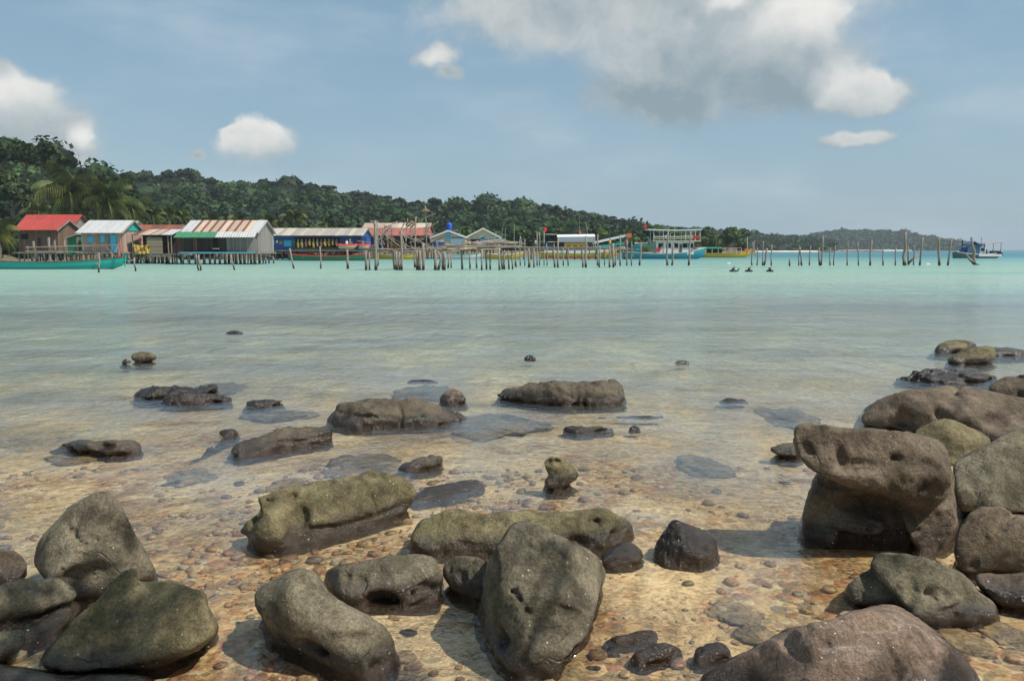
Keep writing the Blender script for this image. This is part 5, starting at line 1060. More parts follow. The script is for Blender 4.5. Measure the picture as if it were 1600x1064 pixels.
# pale log heap
t = empty('log_heap', W(775, 378, 68)); tag(t, 'heap of pale logs lying on the ruined pier deck', 'logs')
for k in range(9): stick(t, 'log', 738 + k * 2, 380.5 - k * .4, 792 + random.uniform(-8, 6), 378.5 - k * .55 + random.uniform(-.5, .5), 68 + k * .12, 3, mat=W_GREY)
# tall pole with thatched umbrella top
t = empty('thatched_pole', W(666, 388, 69)); tag(t, 'very tall pale pole with a small thatched hat near its top, on the ruined pier', 'pole')
stick(t, 'pole', 667, 388, 664.5, 322, 69, 1.9); c = W(665, 330.5, 69); V, F = lathe([(.42, 0), (.30, .10), (.15, .22), (.03, .32)], c, 12); mk('thatch_hat', np.array(V), F, paint((.16, .12, .07), .95, .4), t)
# walkway with deck from 815 to 975
t = empty('wooden_walkway', W(900, 417, 76)); tag(t, 'narrow wooden walkway on thin posts running right from the ruined pier', 'walkway')
for (u, v1, v0, w_, lean) in [(826, 388, 416, 4, 1), (834, 388, 417, 3, 0), (865, 390, 417, 3, 3), (872, 372, 417, 3, -1), (910, 390, 415, 2.6, 1), (916, 369, 416, 3.6, -1), (934, 366, 405, 2.6, 0), (937, 384, 417, 2.6, 0), (952, 383, 415, 3, 1), (958, 380, 416, 3.8, 0), (969, 367, 400, 2.4, 0), (820, 374, 400, 2, 0), (843, 363, 400, 2, 0), (839, 363, 398, 2.2, 0), (805, 380, 400, 1.8, 0), (812, 374, 398, 2, 1), (980, 374, 402, 2, 0), (987, 378, 402, 2, 0), (850, 385, 402, 1.6, 0), (855, 385, 402, 1.6, 0), (880, 386, 402, 2.4, 0), (888, 386, 402, 2.4, 0), (945, 386, 402, 2, 0), (962, 386, 402, 2, 0)]:
    stick(t, 'post', u + lean, v0, u, v1, 76 if v0 > 410 else 84, w_, foot=True)
for (a, b, c, d, w_) in [(800, 386.5, 880, 386.8, 1.7), (870, 386.5, 975, 387, 1.7), (815, 388, 930, 388.4, 1.2), (900, 388.5, 985, 388.2, 1.2)]: stick(t, 'rail', a, b, c, d, 77, w_)
for k in range(40): stick(t, 'deck_board', 806 + k * 4.2, 387.6, 808 + k * 4.2, 386.6, 76.5, 1.2, D1=78.5)

ORD = ['first', 'second', 'third', 'fourth', 'fifth', 'sixth', 'seventh', 'eighth', 'ninth', 'tenth', 'eleventh', 'twelfth', 'thirteenth', 'fourteenth', 'fifteenth', 'sixteenth', 'seventeenth', 'eighteenth', 'nineteenth', 'twentieth', 'twenty-first', 'twenty-second', 'twenty-third', 'twenty-fourth', 'twenty-fifth']
def lone(u0, v0, u1, v1, w_, label, group='bare wooden mooring posts'):
    D0 = dist_at(v0); a, b = W(u0, v0, D0), W(u1, v1, D0); d = (a - b); a = a + d / np.linalg.norm(d) * 1.6; r = w_ * D0 / FP / 2
    pts, rr = wobble(a, b, r * 1.1, r * .8, 6, .7); tag(MB().tube(pts, rr, 8, wob=.08).build('mooring_post', M_POST, None, tuple(a), smooth=True), label, 'post', group)
for (u0, v0, u1, v1, w_, l) in [(155, 426, 154.5, 395, 2.6, 'thin post in front of the bow of the long teal boat'), (211, 424, 210, 403, 2.8, 'short post left of the porch with yellow cloth'), (310, 423, 306, 398, 3, 'left one of two leaning posts before the striped-roof hut'), (314, 423, 310.5, 398, 3, 'right one of two leaning posts before the striped-roof hut'), (366, 422, 361, 398, 2.8, 'single leaning post before the right half of the striped-roof hut'),
                             (458.5, 420, 452.5, 388, 3, 'leaning post in front of the left end of the green longboat'), (501, 420, 500, 385, 2.6, 'straight post in front of the middle of the green longboat'), (543, 420, 542.5, 390, 4, 'thick stubby post in front of the right half of the green longboat'),
                             (1000, 415, 1001.5, 380, 3.2, 'post in front of the teal ferry stern'), (1042, 415, 1044, 360, 3.2, 'tall post in front of the ferry middle'), (1049.5, 415, 1052, 381, 3.2, 'short post right beside the tall ferry post'), (1077, 415, 1079, 362, 3.2, 'tall post in front of the ferry bow')]: lone(u0, v0, u1, v1, w_, l)
row = [(1175, 415, 1176, 378, 2.4), (1179, 399, 1179, 376, 2), (1183.5, 415, 1183, 387, 2.2), (1191.5, 415, 1193, 377, 2.2), (1195, 415, 1198.5, 388, 3.6), (1204.5, 415, 1206, 383, 2.2), (1234.5, 416, 1234, 404, 3), (1248, 415, 1249, 385, 2.2), (1253, 415, 1250.5, 386, 3), (1264.5, 415, 1267, 384, 2.2), (1281, 415, 1280, 387, 2.8), (1283, 415, 1286, 369, 2.8), (1296.5, 415, 1297, 387, 2.2), (1302.5, 415, 1305, 384, 2.2),
       (1324, 415, 1324.5, 378, 2.2), (1341, 415, 1340, 378, 2.4), (1359, 415, 1362, 376, 3.4), (1379, 415, 1380.5, 387, 2.4), (1398, 415, 1400, 387, 2.4), (1414, 415, 1415, 363, 5.4), (1419.5, 414, 1419, 386, 3.2), (1428, 414.5, 1429, 384, 2), (1437, 415, 1442, 371, 3.4), (1468, 415, 1465.5, 370, 4.2), (1480, 415, 1487.5, 372, 3.4)]
for i, (a, b, c, d, w_) in enumerate(row): lone(a, b, c, d, w_, ('stub-like ' if d > 400 else 'thick square ' if w_ > 5 else 'bent ' if abs(c - a) > 3 else 'thin ' if w_ < 2.5 else 'stout ') + ORD[i] + ' post from the left in the open row right of the boats', 'open row of bare posts at right')
lone(1524, 414, 1518, 371, 4.6, 'tapering post of the V-shaped pair at the far right', 'V-shaped post pair'); 
D0 = dist_at(414); tag(MB().tube([W(1508, 396, D0), W(1515, 405, D0), W(1524, 413.5, D0 - .3), W(1532, 415, D0 - .3)], [.09, .14, .17, .05], 8, wob=.1).build('leaning_log', M_POST, None, tuple(W(1520, 413, D0)), smooth=True), 'pale log leaning against the foot of the tapering post at far right', 'log')
tag(MB().tube([W(1419, 412, D0), W(1427, 404, D0), W(1434.5, 397.5, D0)], [.14, .13, .1], 8, wob=.1).build('leaning_log', M_POST, None, tuple(W(1427, 404, D0)), smooth=True), 'slanting log beside the thick square post', 'log')
pts, rr = wobble(W(1283, 392.5, D0), W(1380, 392, D0), .07, .06, 9, .5); tag(MB().tube(pts, rr, 7).build('rail_pole', W_GREY, None, tuple(W(1330, 392, D0)), smooth=True), 'pale horizontal pole tied across the open row of posts', 'pole')

# ------------------------------------------------------------------ boats
def hull_mesh(L, B, H, bow=.6, stern=.2, n=18, keel=.4, blunt=.35, z0=-.25):
    """sections along x from stern (-L/2) to bow (+L/2)"""
    V = []; secs = 7
    for i in range(n + 1):
        f = i / n; x = -L / 2 + L * f; wv = max(0.02, (1 - abs(2 * f - 1) ** 2.6 if f > .5 else 1 - (1 - blunt) * (1 - 2 * f) ** 2.2)); b = B / 2 * wv
        zt = H + bow * max(0, 2 * f - 1) ** 2.2 + stern * max(0, 1 - 2 * f) ** 2; zk = z0 - keel * wv * .5 + max(0, 2 * f - 1) ** 5 * (H * .5 - z0)
        for (a, c) in ((-1, 1), (-.97, .7), (-.78, .3), (0, 0), (.78, .3), (.97, .7), (1, 1)): V.append((x + (c * .35 * max(0, 2 * f - 1) ** 2), a * b, zk + (zt - zk) * c))
    F = [(i * secs + j, (i + 1) * secs + j, (i + 1) * secs + j + 1, i * secs + j + 1) for i in range(n) for j in range(secs - 1)]; F.append(tuple(range(secs)))
    return np.array(V), F, n, secs
def boat(name, label, u0, u1, v0, D, B, H, hullm, rimm, cat='boat', flip=False, rot=0, bow=.6, stern=.2, blunt=.35, deckm=None, rimr=.06, group='boats moored by the village'):
    xa, xb = X(u0, D), X(u1, D); L = abs(xb - xa) / math.cos(R(rot)); t = empty(name, ((xa + xb) / 2, D, 0), math.pi * flip + R(rot)); tag(t, label, cat, group)
    V, F, n, s = hull_mesh(L, B, H, bow, stern, blunt=blunt); mk('hull', V, F, hullm, t, local=True, smooth=True)
    for side in (0, s - 1):
        MB().tube([V[i * s + side] + [0, 0, .01] for i in range(n + 1)], rimr, 6).build('gunwale', rimm, t, local=True)
    dv = [V[i * s + k] - [0, 0, .22 if 0 < i < n else .1] for i in range(n + 1) for k in (1, s - 2)]; mk('deck', np.array(dv), [(2 * i, 2 * i + 2, 2 * i + 3, 2 * i + 1) for i in range(n)], deckm or W_TAN, t, local=True)
    # painted waterline band
    return t, L
def lb(t, name, a, b, mat): return MB().box(a, b).build(name, mat, t, local=True)
def lt(t, name, pts, r, mat, n=6): return MB().tube(pts, r, n).build(name, mat, t, local=True)
# long teal boat
t, L = boat('long_wooden_boat', 'long low teal boat with a brown rim moored at far left', -70, 190, 421, 70, 1.8, .62, TEAL, W_BROWN, bow=.45, stern=.3, rimr=.05, deckm=W_TAN)
for k in range(5): lb(t, 'thwart', (-L / 2 + 2 + k * 2.6, -.75, .42), (-L / 2 + 2.25 + k * 2.6, .75, .48), W_TAN)
lt(t, 'bow_post', [(L / 2 + .2, 0, .2), (L / 2 + .35, 0, 1.25)], .06, TEAL); lt(t, 'mooring_rope', [(L / 2 - .5, .1, .9), (L / 2 - 1.5, .4, 1.9)], .02, W_TAN)
for k in range(3): tag(MB().tube([W(186 + k, 402 - k * 3, 69.5), W(184 + k * 1.6, 389 - k * 5, 69.5)], [.10 - .02 * k, .05], 6).build('rolled_cloth', RED if k != 1 else TEAL, None, tuple(W(186, 400, 69.5))), ['lower red', 'teal', 'upper red'][k] + ' rolled cloth bound to the bow of the long teal boat', 'cloth')
# green longboat
t, L = boat('long_wooden_boat', 'dark green longboat with red rim under the blue shop', 452, 577, 407, 122, 1.7, .7, GREEN, RED, bow=.4, stern=.3)
for k in range(4): lb(t, 'thwart', (-L / 2 + 2 + k * 2.4, -.7, .5), (-L / 2 + 2.25 + k * 2.4, .7, .56), W_TAN)
# red-white dinghies on the shop terrace
for (u0, u1, l) in ((529, 557, 'red and white dinghy resting on the terrace of the blue shop'), (561, 577, 'smaller red dinghy right of the red and white one')):
    xa, xb = X(u0, 127.8), X(u1, 127.8); z = Z(391, 127.8) + .3; t = empty('dinghy', ((xa + xb) / 2, 127.8, z)); tag(t, l, 'dinghy', 'dinghies on the blue shop terrace'); V, F, n, s = hull_mesh(xb - xa, 1.0, .42, .1, .1, z0=0, keel=.5); V[:, 2] = np.maximum(V[:, 2], -.28)
    mk('hull', V, F, CREAM, t, local=True, smooth=True); V2 = np.array([V[i * s + k] + [0, 0, .05] for i in range(n + 1) for k in (0, 3, s - 1)]); V2[1::3, 2] = V2[0::3, 2] + .18; V2 = np.concatenate([V2, V2 - [0, 0, .1]]); m_ = 3 * (n + 1)
    F2 = [(3 * i + j, 3 * i + 3 + j, 3 * i + 4 + j, 3 * i + 1 + j) for i in range(n) for j in (0, 1)]; F2 += [tuple(q + m_ for q in f[::-1]) for f in F2]; mk('red_cover', V2, F2, RED, t, local=True)
# yellow fishing boat behind the walkway
t, L = boat('fishing_boat', 'yellow and white fishing boat with a wooden cabin behind the walkway', 845, 962, 401, 150, 3.4, 1.0, YELLOW, WHITE, bow=1.0, stern=.3, blunt=.6)
lb(t, 'white_band', (-L / 2 + .6, -1.72, 1.12), (L / 2 - 3.6, -1.66, 1.5), WHITE); lb(t, 'red_keel_band', (-L / 2 + .6, -1.7, .02), (L / 2 - 4, -1.6, .16), RED)
cb = lb(t, 'cabin', (-2.6, -1.2, .8), (1.4, 1.2, 3.0), paint((.62, .36, .05), .5, .15))
for x0 in (-2.2, -1.0, .1): lb(t, 'cabin_window', (x0, -1.26, 1.8), (x0 + .75, -1.205, 2.4), DARK)
lb(t, 'roof', (-L / 2 + 1.2, -1.35, 3.05), (3.2, 1.7, 3.17), CREAM)
for x0 in (-6, -4.6, 1.6, 3.0): 
    for yy in (-1.55, 1.55): lt(t, 'roof_post', [(x0, yy, .9), (x0, yy, 2.8)], .05, WHITE)
mb = MB(); mb.quadslab([(-4.0, -1.6, 4.0), (3.0, -1.6, 4.1), (3.0, 0, 4.55), (-4.0, 0, 4.45)], .05); mb.quadslab([(3.0, 1.6, 4.1), (-4.0, 1.6, 4.0), (-4.0, 0, 4.45), (3.0, 0, 4.55)], .05); mb.build('canopy', WHITE, t, local=True)
mb = MB(); mb.quadslab([(-3.9, -1.7, 3.1), (3.0, -1.7, 3.1), (3.0, -1.64, 4.0), (-3.9, -1.64, 4.0)], .02); mb.build('grey_tarpaulin', paint((.30, .32, .38), .7, .3), t, local=True)
for x0 in (-3.9, 0, 2.9): lt(t, 'canopy_post', [(x0, -1.5, 2.9), (x0, -1.5, 4.1)], .04, WHITE)
mb = MB(); mb.quadslab([(2.6, -1.0, 3.1), (9.0, -.25, 4.5), (9.0, .25, 4.5), (2.6, 1.0, 3.1)], .4); mb.build('bow_awning', WHITE, t, local=True); lb(t, 'orange_tip', (9.0, -.5, 3.9), (9.9, .5, 4.7), ORANGE)
mb = MB(); mb.quadslab([(3.0, -1.7, 2.3), (9.2, -1.7, 3.2), (9.2, -1.5, 3.2), (3.0, -1.5, 2.3)], .45); mb.build('bow_rail', TEAL, t, local=True); mb = MB(); mb.quadslab([(3.6, -1.75, 1.6), (8.6, -1.75, 2.3), (8.6, -1.55, 2.3), (3.6, -1.55, 1.6)], .5); mb.build('bow_rail', WHITE, t, local=True)
lt(t, 'mast', [(.3, 0, 2.8), (.1, 0, 7.6)], .045, W_GREY); lt(t, 'mast', [(1.8, 0, 4.4), (1.3, 0, 7.0)], .04, W_GREY); lt(t, 'mast_foot', [(.3, -.1, 2.9), (.25, -.1, 5.2)], .12, ORANGE)
lt(t, 'stern_pole', [(-6.4, 0, 1.2), (-6.4, 0, 5.0)], .06, WHITE); lt(t, 'stern_boom', [(-6.2, 0, 4.5), (-4, 0, 4.5)], .05, WHITE); lb(t, 'engine_cover', (-6.6, -.8, 2.0), (-4.6, .8, 2.9), paint((.03, .06, .10), .6, .2))
V = np.array([(-6.4, 0, 5.0), (-6.4, 0, 5.9), (-5.9, .15, 5.75), (-5.9, .1, 5.05), (-6.4, .03, 5.0), (-6.4, .03, 5.9), (-5.9, .18, 5.75), (-5.9, .13, 5.05)]); mk('flag', V, [(0, 1, 2, 3), (7, 6, 5, 4), (0, 4, 5, 1), (1, 5, 6, 2), (2, 6, 7, 3), (3, 7, 4, 0)], RED, t, local=True)
# teal ferry
Df = 146
t, L = boat('ferry_boat', 'large teal and white passenger boat with an open upper deck and flat white roof', 973, 1100, 404, Df, 3.8, .95, paint((.02, .27, .36), .45, .15), CREAM, bow=1.1, stern=.4, blunt=.55)
lb(t, 'lower_cabin', (-1.6, -1.5, .8), (5.2, 1.5, 3.1), WHITE)
for x0 in (-1.2, .2, 1.5, 3.2, 4.2): lb(t, 'cabin_window', (x0, -1.57, 2.0), (x0 + .85, -1.505, 2.8), DARK)
lb(t, 'cabin_door', (2.6, -1.57, 1.0), (3.1, -1.505, 2.7), W_BROWN); lb(t, 'upper_deck', (-2.2, -1.9, 3.15), (6.4, 1.9, 3.3), CREAM)
for z_ in (3.75, 4.1): lt(t, 'deck_rail', [(-2.2, -1.85, z_ - .1), (1.5, -1.85, z_ - .12), (6.3, -1.85, z_)], .06, WHITE if z_ > 4 else CREAM)
lb(t, 'rail_cloth', (5.0, -1.95, 3.65), (6.2, -1.9, 4.15), RED); V, F = lathe([(.30, 0), (.16, 0), (.16, .12), (.30, .12)], (0, 0, 0)); Vr = np.array(V); Vr = np.stack([Vr[:, 0] + .2, -Vr[:, 2] - 1.9, Vr[:, 1] + 4.0], 1); mk('life_ring', Vr, F[:-2], WHITE, t, local=True)
for x0 in (-2.1, -.4, 1.6, 3.6, 6.2): 
    for yy in (-1.8, 1.8): lt(t, 'deck_post', [(x0, yy, 3.2), (x0, yy, 5.2)], .05, WHITE)
mb = MB()
for i in range(8): 
    a = -3.2 + i * 1.22; b = a + 1.22; za, zb2 = 5.35 - .12 * math.sin((i) / 8 * 3.1), 5.35 - .12 * math.sin((i + 1) / 8 * 3.1); mb.quadslab([(a, -2.0, za), (b, -2.0, zb2), (b, 2.0, zb2), (a, 2.0, za)], .16)
mb.build('roof', WHITE, t, local=True)
lb(t, 'wheelhouse', (-5.6, -1.1, .8), (-3.9, 1.1, 2.3), paint((.03, .25, .24), .5, .2)); lb(t, 'wheelhouse_window', (-5.3, -1.17, 1.5), (-4.4, -1.105, 2.0), LBLUE); lb(t, 'stern_roof', (-6.0, -1.4, 2.35), (-1.2, 1.4, 2.47), paint((.10, .35, .38), .5, .2)); lb(t, 'red_crate', (-1.55, -1.6, 1.3), (-.9, -1.52, 2.0), RED); lb(t, 'white_crate', (-.2, -1.62, 1.0), (1.2, -1.52, 1.7), WHITE)
lb(t, 'rolled_awning', (-5.4, -1.2, 2.7), (-3.0, -.6, 3.0), CREAM); lt(t, 'hanging_gear', [(-2.6, -1.3, 2.6), (-3.0, -1.3, 3.9)], .15, paint((.12, .3, .3), .6, .2))
for k, (x0, x2) in enumerate([(-3.4, -4.0), (-3.0, -2.5), (-3.2, -3.3)]): lt(t, 'antenna', [(x0, 0, 5.4), (x2, 0, 6.5)], .035, RED if k == 2 else W_DARK)
lb(t, 'pennant', (-3.6, -.03, 5.5), (-3.1, .03, 6.1), RED)
for x0 in (-1.0, 1.2, 4.8): lt(t, 'prow_line', [(x0, -1.6, 1.3), (x0 + .5, -1.65, 2.4)], .1, paint((.5, .2, .25), .7, .1))
# yellow boat right
t, L = boat('fishing_boat', 'yellow-hulled boat with a low green and orange roof, right of the ferry', 1090, 1170, 401, 172, 2.8, .85, YELLOW, W_TAN, bow=.8, stern=.2)
lb(t, 'roof', (-L / 2 + 1.2, -1.4, 1.9), (-.6, 1.4, 2.2), paint((.05, .45, .22), .5, .1)); lb(t, 'roof_front', (-.55, -1.35, 1.95), (3.6, 1.35, 2.08), paint((.55, .28, .18), .6, .2)); lb(t, 'stern_tarpaulin', (-L / 2 - .2, -1.2, 1.75), (-L / 2 + 1.1, 1.2, 2.15), WHITE); lb(t, 'inside_shade_box', (-3.4, -1.0, .6), (-.5, 1.0, 1.85), DARK)  # solid near-black box stands in for the shade under the roof
for x0 in (-4, -2.7, -1.4, 0, 1.3, 2.5, 3.5): lt(t, 'roof_post', [(x0, -1.3, .8), (x0, -1.3, 1.95)], .06, CREAM)
lt(t, 'stern_pole', [(L / 2 - .3, 0, 1.2), (L / 2 - .4, 0, 4.4)], .05, WHITE); lt(t, 'mast', [(-1.6, 0, 2.2), (-1.4, 0, 5.2)], .08, W_BROWN); lb(t, 'orange_cloth', (L / 2 - .9, -.6, 1.3), (L / 2 - .1, .6, 1.9), ORANGE)
# partly hidden yellow hulls behind the ruined pier
boat('fishing_boat', 'low yellow hull seen between the posts of the ruined pier', 592, 650, 401, 142, 2.2, .7, YELLOW, W_TAN, bow=.3)
boat('fishing_boat', 'white and yellow hull half hidden behind the right end of the ruined pier', 760, 815, 401, 142, 2.2, .8, YELLOW, WHITE, bow=.4)
boat('fishing_boat', 'white hull behind the middle of the ruined pier', 690, 752, 400, 146, 2.2, .75, WHITE, TEAL, bow=.3)
# boat at far right
Dv = 158
t, L = boat('fishing_boat', 'cluttered work boat with blue barrels and flat canopy, alone at far right', 1492, 1563, 403.5, Dv, 2.8, .75, paint((.10, .14, .12), .6, .3), WHITE, bow=.5, stern=.5, blunt=.6)
lb(t, 'white_side', (-.5, -1.46, .35), (4.0, -1.38, .8), WHITE); lb(t, 'cabin', (-2.6, -1.1, .7), (-.2, 1.1, 2.7), paint((.03, .12, .22), .5, .2)); mb = MB(); mb.quadslab([(-3.3, -1.3, 2.1), (-1.5, -1.3, 3.3), (-1.5, 1.3, 3.3), (-3.3, 1.3, 2.1)], .12); mb.quadslab([(-1.45, -1.3, 3.3), (.2, -1.3, 2.5), (.2, 1.3, 2.5), (-1.45, 1.3, 3.3)], .12); mb.build('cabin_roof', paint((.10, .13, .22), .6, .2), t, local=True)
lb(t, 'white_cabin', (-.1, -1.0, .7), (1.0, 1.0, 2.2), WHITE); lb(t, 'cabin_window', (.1, -1.07, 1.4), (.8, -1.005, 1.95), DARK); lb(t, 'blue_awning', (-1.0, -1.2, 2.55), (.7, 1.2, 2.75), BLUE)
mb = MB(); mb.quadslab([(.5, -1.2, 2.9), (4.2, -1.2, 3.1), (4.2, 1.2, 3.1), (.5, 1.2, 2.9)], .1); mb.build('canopy', paint((.55, .32, .28), .6, .3), t, local=True)
for x0 in (.7, 2.4, 3.9): lt(t, 'canopy_post', [(x0, -1.1, .8), (x0, -1.1, 3.0)], .05, W_BROWN)
for k in range(3): 
    V, F = lathe([(.30, 0), (.33, .1), (.33, .8), (.3, .9), (.01, .92)], (-L / 2 + .9 + k * .75, -.6, .75)); mk('barrel', np.array(V), F, BLUE if k != 2 else LBLUE, t, local=True)
lt(t, 'mast', [(.6, 0, 2.2), (.6, 0, 4.1)], .04, W_DARK); lb(t, 'tyre_fender', (L / 2 - .5, -1.0, .4), (L / 2 - .1, -.7, 1.1), DARK); lb(t, 'gear_heap', (2.9, -.9, .8), (4.2, .9, 1.4), W_DARK); lt(t, 'stern_post', [(-3.1, 0, 1.0), (-3.1, 0, 3.6)], .12, W_DARK)

# ------------------------------------------------------------------ people
def skin_body(name, J, E, mat, parent=None, loc=None, sub=2):
    me = bpy.data.meshes.new(name); me.from_pydata([j[0] for j in J], E, []); o = bpy.data.objects.new(name, me); col.objects.link(o)
    md = o.modifiers.new('s', 'SKIN'); sv = me.skin_vertices[0].data
    for i, j in enumerate(J): sv[i].radius = (j[1], j[1]) if not hasattr(j[1], '__len__') else j[1]
    sv[0].use_root = True; s = o.modifiers.new('u', 'SUBSURF'); s.levels = s.render_levels = sub
    bpy.context.view_layer.update(); m2 = bpy.data.meshes.new_from_object(o.evaluated_get(bpy.context.evaluated_depsgraph_get()))
    bpy.data.objects.remove(o); m2.materials.clear(); m2.materials.append(mat); m2.polygons.foreach_set('use_smooth', np.ones(len(m2.polygons), bool))
    o = bpy.data.objects.new(name, m2); col.objects.link(o); o.parent = parent
    if loc is not None: o.location = loc
    return o
SKIN = paint((.22, .12, .08), .6, .05); SUIT = paint((.012, .013, .016), .45, .05)
def head_parts(t, c, hoodm, r=.11):
    V = SV2 * [r * .85, r * .98, r * 1.12]; V[:, 1] += np.where(V[:, 2] < -.02, -.012, 0); nose = (np.abs(V[:, 0]) < .03) & (V[:, 1] < -.08) & (np.abs(V[:, 2]) < .04); V[nose, 1] -= .02
    mk('hair', V * [1.06, 1.0, 1.04] + np.array(c) + [0, .018, .02], SF2, hoodm, t, smooth=True, local=True)
def diver(u, v, label, turn=0, arm=False):
    D0 = dist_at(v + 1.2); c = W(u, v, D0); t = empty('diver', (c[0], D0, 0), R(turn)); tag(t, label, 'diver', 'divers in the water')
    J = [((0, .0, -.75), (.16, .11)), ((0, 0, -.4), (.15, .11)), ((0, 0, -.02), (.19, .12)), ((0, 0, .10), .075), ((0, -.01, .20), .10), ((0, -.015, .30), .10), ((-.22, 0, .0), .075), ((-.38, -.12, -.12), .055), ((-.36, -.34, -.06), .045), ((.22, 0, 0), .075), ((.38, -.10, -.12 if not arm else .05), .055), ((.42, -.25, -.05 if not arm else .28), .045)]
    skin_body('body', J, [(0, 1), (1, 2), (2, 3), (3, 4), (4, 5), (2, 6), (6, 7), (7, 8), (2, 9), (9, 10), (10, 11)], SUIT, t)
    mk('face', SV2 * [.07, .045, .085] + [0, -.085, .25], SF2, SKIN, t, smooth=True, local=True); lb(t, 'diving_mask', (-.075, -.15, .24), (.075, -.115, .31), DARK)
    MB().tube([(.0, .20, -.5), (0, .21, .12)], .10, 10).build('air_tank', paint((.35, .33, .12), .4, .1), t, local=True); V, F = lathe([(.13, 0), (.19, .04), (.2, .12), (.14, .17), (.1, .12), (.13, 0)], (0, 0, -.03)); mk('buoyancy_collar', np.array(V) * [1.5, 1, 1], F, SUIT, t, smooth=True, local=True)
    lt(t, 'snorkel', [(.09, -.12, .18), (.12, -.06, .3), (.12, 0, .45)], .014, DARK)
diver(1145, 423.5, 'diver with raised hose, leftmost of the three heads in the turquoise water', 25, True); diver(1170, 423.5, 'dark-hooded diver in the middle of the three in the water', -10); diver(1203, 423.5, 'diver with pale face turned left, rightmost of the three in the water', -50)
def person(x, y, z, shirt, label, seated=False, turn=0, group='people on the boats and piers'):
    t = empty('person', (x, y, z), R(turn)); tag(t, label, 'person', group)
    if seated: J = [((0, 0, .12), (.15, .11)), ((0, 0, .35), (.14, .1)), ((0, 0, .58), (.17, .1)), ((0, 0, .68), .055), ((0, -.01, .80), .09), ((0, -.01, .90), .085), ((-.2, 0, .56), .055), ((-.25, -.08, .32), .042), ((-.15, -.3, .25), .035), ((.2, 0, .56), .055), ((.25, -.08, .32), .042), ((.15, -.3, .25), .035), ((-.1, -.4, .14), .075), ((-.1, -.42, -.3), .05), ((.1, -.4, .14), .075), ((.1, -.42, -.3), .05)]
    else: J = [((0, 0, .9), (.15, .1)), ((0, 0, 1.12), (.13, .1)), ((0, 0, 1.38), (.17, .1)), ((0, 0, 1.48), .055), ((0, -.01, 1.58), .09), ((0, -.01, 1.68), .085), ((-.2, 0, 1.36), .055), ((-.25, 0, 1.08), .042), ((-.24, -.08, .82), .035), ((.2, 0, 1.36), .055), ((.25, 0, 1.08), .042), ((.24, -.08, .82), .035), ((-.1, 0, .48), .07), ((-.11, 0, .06), .05), ((.1, 0, .48), .07), ((.11, 0, .06), .05)]
    E = [(0, 1), (1, 2), (2, 3), (3, 4), (4, 5), (2, 6), (6, 7), (7, 8), (2, 9), (9, 10), (10, 11), (0, 12), (12, 13), (0, 14), (14, 15)]
    skin_body('body', J, E, SKIN, t, sub=1); h = J[5][0][2]
    mk('hair', SV2 * [.095, .10, .09] + [0, .015, h + .03], SF2, DARK, t, smooth=True, local=True)
    z0_, z1_ = J[0][0][2] + .03, J[2][0][2] + .04; V, F = lathe([(.17, z0_), (.165, (z0_ + z1_) / 2), (.20, z1_ - .06), (.10, z1_ + .02)], (0, 0, 0)); mk('shirt', np.array(V) * [1.1, .75, 1], F[:-2], shirt, t, smooth=True, local=True)
    if not seated: V, F = lathe([(.18, .62), (.17, .93)], (0, 0, 0)); mk('shorts', np.array(V) * [1.05, .75, 1], F[:-2], BLUE, t, smooth=True, local=True)
t = empty('back_jetty', (X(900, 138), 138, 0)); tag(t, 'farther low jetty behind the walkway where three people stand', 'jetty')
MB().box((X(818, 138), 137.2, Z(389.2, 138) - .15), (X(990, 138), 139.2, Z(389.2, 138))).build('deck', W_GREY, t); stilts(t, X(818, 138), X(990, 138), 137.3, 139, Z(389.2, 138) - .15, 16, 2)
def pe(u, v, D, shirt, l, **k): c = W(u, v, D); person(c[0], D, c[2], shirt, l, **k)
pe(1541, 398.5, Dv, RED, 'person in red sitting on the far right work boat, left one', seated=True); pe(1551, 398, Dv, paint((.5, .25, .2), .8, .1), 'person in a pale red shirt sitting right of the red one on the work boat', seated=True, turn=40)
pe(837, 389.2, 138, paint((.6, .55, .6), .8, .1), 'person in a light shirt standing on the back jetty by two poles'); pe(978, 389.2, 138, RED, 'person in red standing at the right end of the back jetty'); pe(542, 391, 128.8, WHITE, 'person in white behind the red and white dinghy', turn=30); pe(567, 391, 128.8, paint((.4, .2, .3), .8, .1), 'person in purple right of the white-shirted one at the blue shop')
pe(953, 389.2, 138, YELLOW, 'person in yellow on the back jetty behind two posts', turn=20)
# white floats on the water
for (u, v, l) in ((1138.5, 412, 'small white float left above the three divers'), (1449.5, 413, 'small white float between the stout posts at far right')):
    c = G(u, v); q = SV2 * [.28, .14, .10]; q[:, 2] *= 1 + .2 * q[:, 0]; tag(mk('float', q + c, SF2, WHITE, None, tuple(c), smooth=True), l, 'float', 'white floats')
# bits of village clutter behind the walkway
for (u, v, D0, l) in ((784, 356, 150, 'thin white pole left of a pair behind the right gabled house'), (789, 358, 150, 'thin white pole right of a pair behind the right gabled house'), (803, 350, 140, 'thin dark pole over the right end of the ruined pier'), (1037, 368, 120, 'thin pole at the stern side of the ferry')):
    tag(MB().tube([W(u, 388, D0), W(u + .6, v, D0)], .07, 6).build('thin_pole', W_GREY, None, tuple(W(u, 388, D0))), l, 'pole')

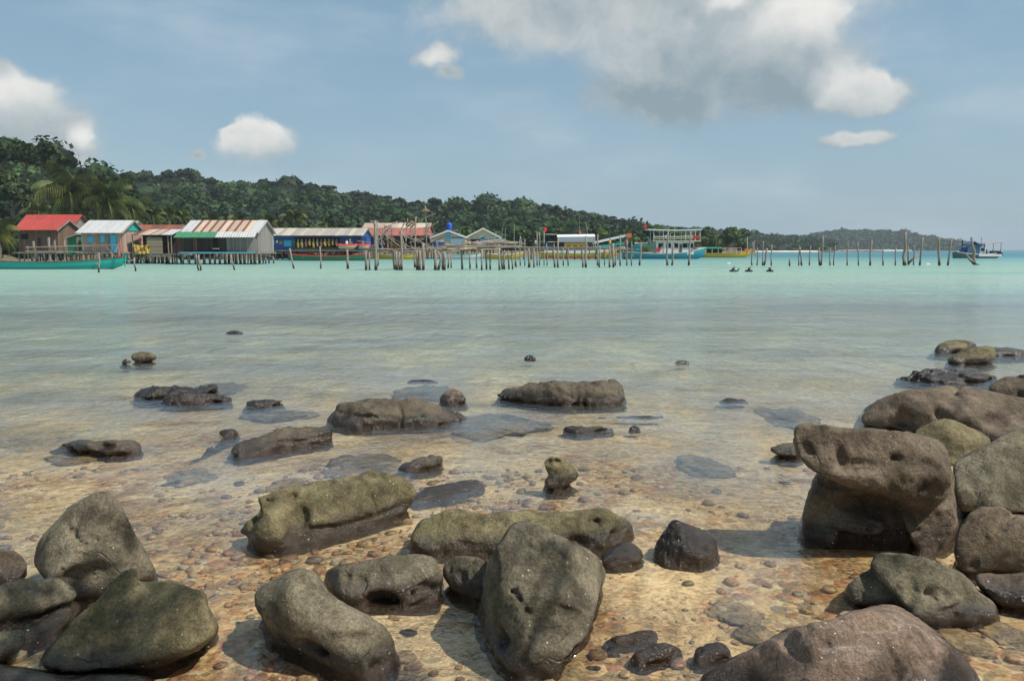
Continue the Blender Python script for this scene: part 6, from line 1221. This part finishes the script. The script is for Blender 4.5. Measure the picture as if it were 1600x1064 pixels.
# ------------------------------------------------------------------ the tree overhead whose leaves shade the nearest rocks (out of the picture, upper right)
def shade_tree():
    root = np.array([4.6, -3.2, bed_z(4.6, -3.2)]); t = empty('overhanging_tree', root); tag(t, 'leafy tree leaning out over the near rocks from the bank at right', 'tree')
    mb = MB(); fork = np.array([3.6, -.6, 4.6]); mb.tube([root, root + [-.2, .6, 1.5], root + [-.6, 1.6, 3.2], fork], [.28, .24, .2, .17], 9)
    Vs, Cs = [], []; svv = np.array(sv)
    spots = [(200, 965, .16), (150, 935, .13), (105, 1000, .14), (262, 945, .12), (185, 1010, .15), (130, 965, .10), (225, 990, .1), (850, 945, .08), (812, 925, .06), (842, 905, .05), (150, 885, .12), (190, 860, .06), (60, 905, .15), (30, 950, .2), (20, 1010, .25), (720, 1010, .16), (715, 1050, .2), (700, 980, .1), (740, 1040, .15), (1250, 1030, .14), (1300, 1050, .1), (1240, 1060, .12), (445, 1030, .12), (1440, 1040, .1), (1560, 1010, .15)]
    for k, (u, v, rr) in enumerate(spots):
        g = G(u, v, .2); c = g + svv * (6.0 + (k % 4) * .55)
        n = int(80 * (rr / .13) ** 2); d = rng.normal(size=(n, 3)); d /= np.linalg.norm(d, axis=1)[:, None]; q = c + d * rr * rng.random((n, 1)) ** .4
        a = rng.normal(size=(n, 3)); a /= np.linalg.norm(a, axis=1)[:, None]; b = np.cross(a, rng.normal(size=(n, 3))); b /= np.linalg.norm(b, axis=1)[:, None]; s_ = rng.uniform(.025, .045, (n, 1))
        Vs.append(np.stack([q - a * s_, q - b * s_ * .5, q + a * s_, q + b * s_ * .5], 1).reshape(-1, 3))
        mid = (fork + c) / 2 + [0, 0, .4]; mb.tube([fork, mid, c], [.06, .03, .008], 5)
    V = np.concatenate(Vs); F = np.arange(len(V)).reshape(-1, 4); mb.build('trunk', M_BARK, t); mk('crown', V, F, M_LEAFN, t, colattr=np.tile([1., 1, 1, 1], (len(V), 1)))
shade_tree()

# ------------------------------------------------------------------ haze: even air around everything
def haze():
    m, t, out = material('haze_air'); v = t.node('ShaderNodeVolumePrincipled'); v.inputs['Color'].default_value = (0.78, 0.87, 0.95, 1); v.inputs['Density'].default_value = HAZE; v.inputs['Anisotropy'].default_value = 0.0
    t.l.new(v.outputs[0], out.inputs[1]); o = MB().box((-3010, -20, -14), (3010, 3010, 75)).build('haze', m); tag(o, kind='stuff', label='pale blue sea haze thickening with distance', cat='haze')
HAZE = 0.0002
haze()
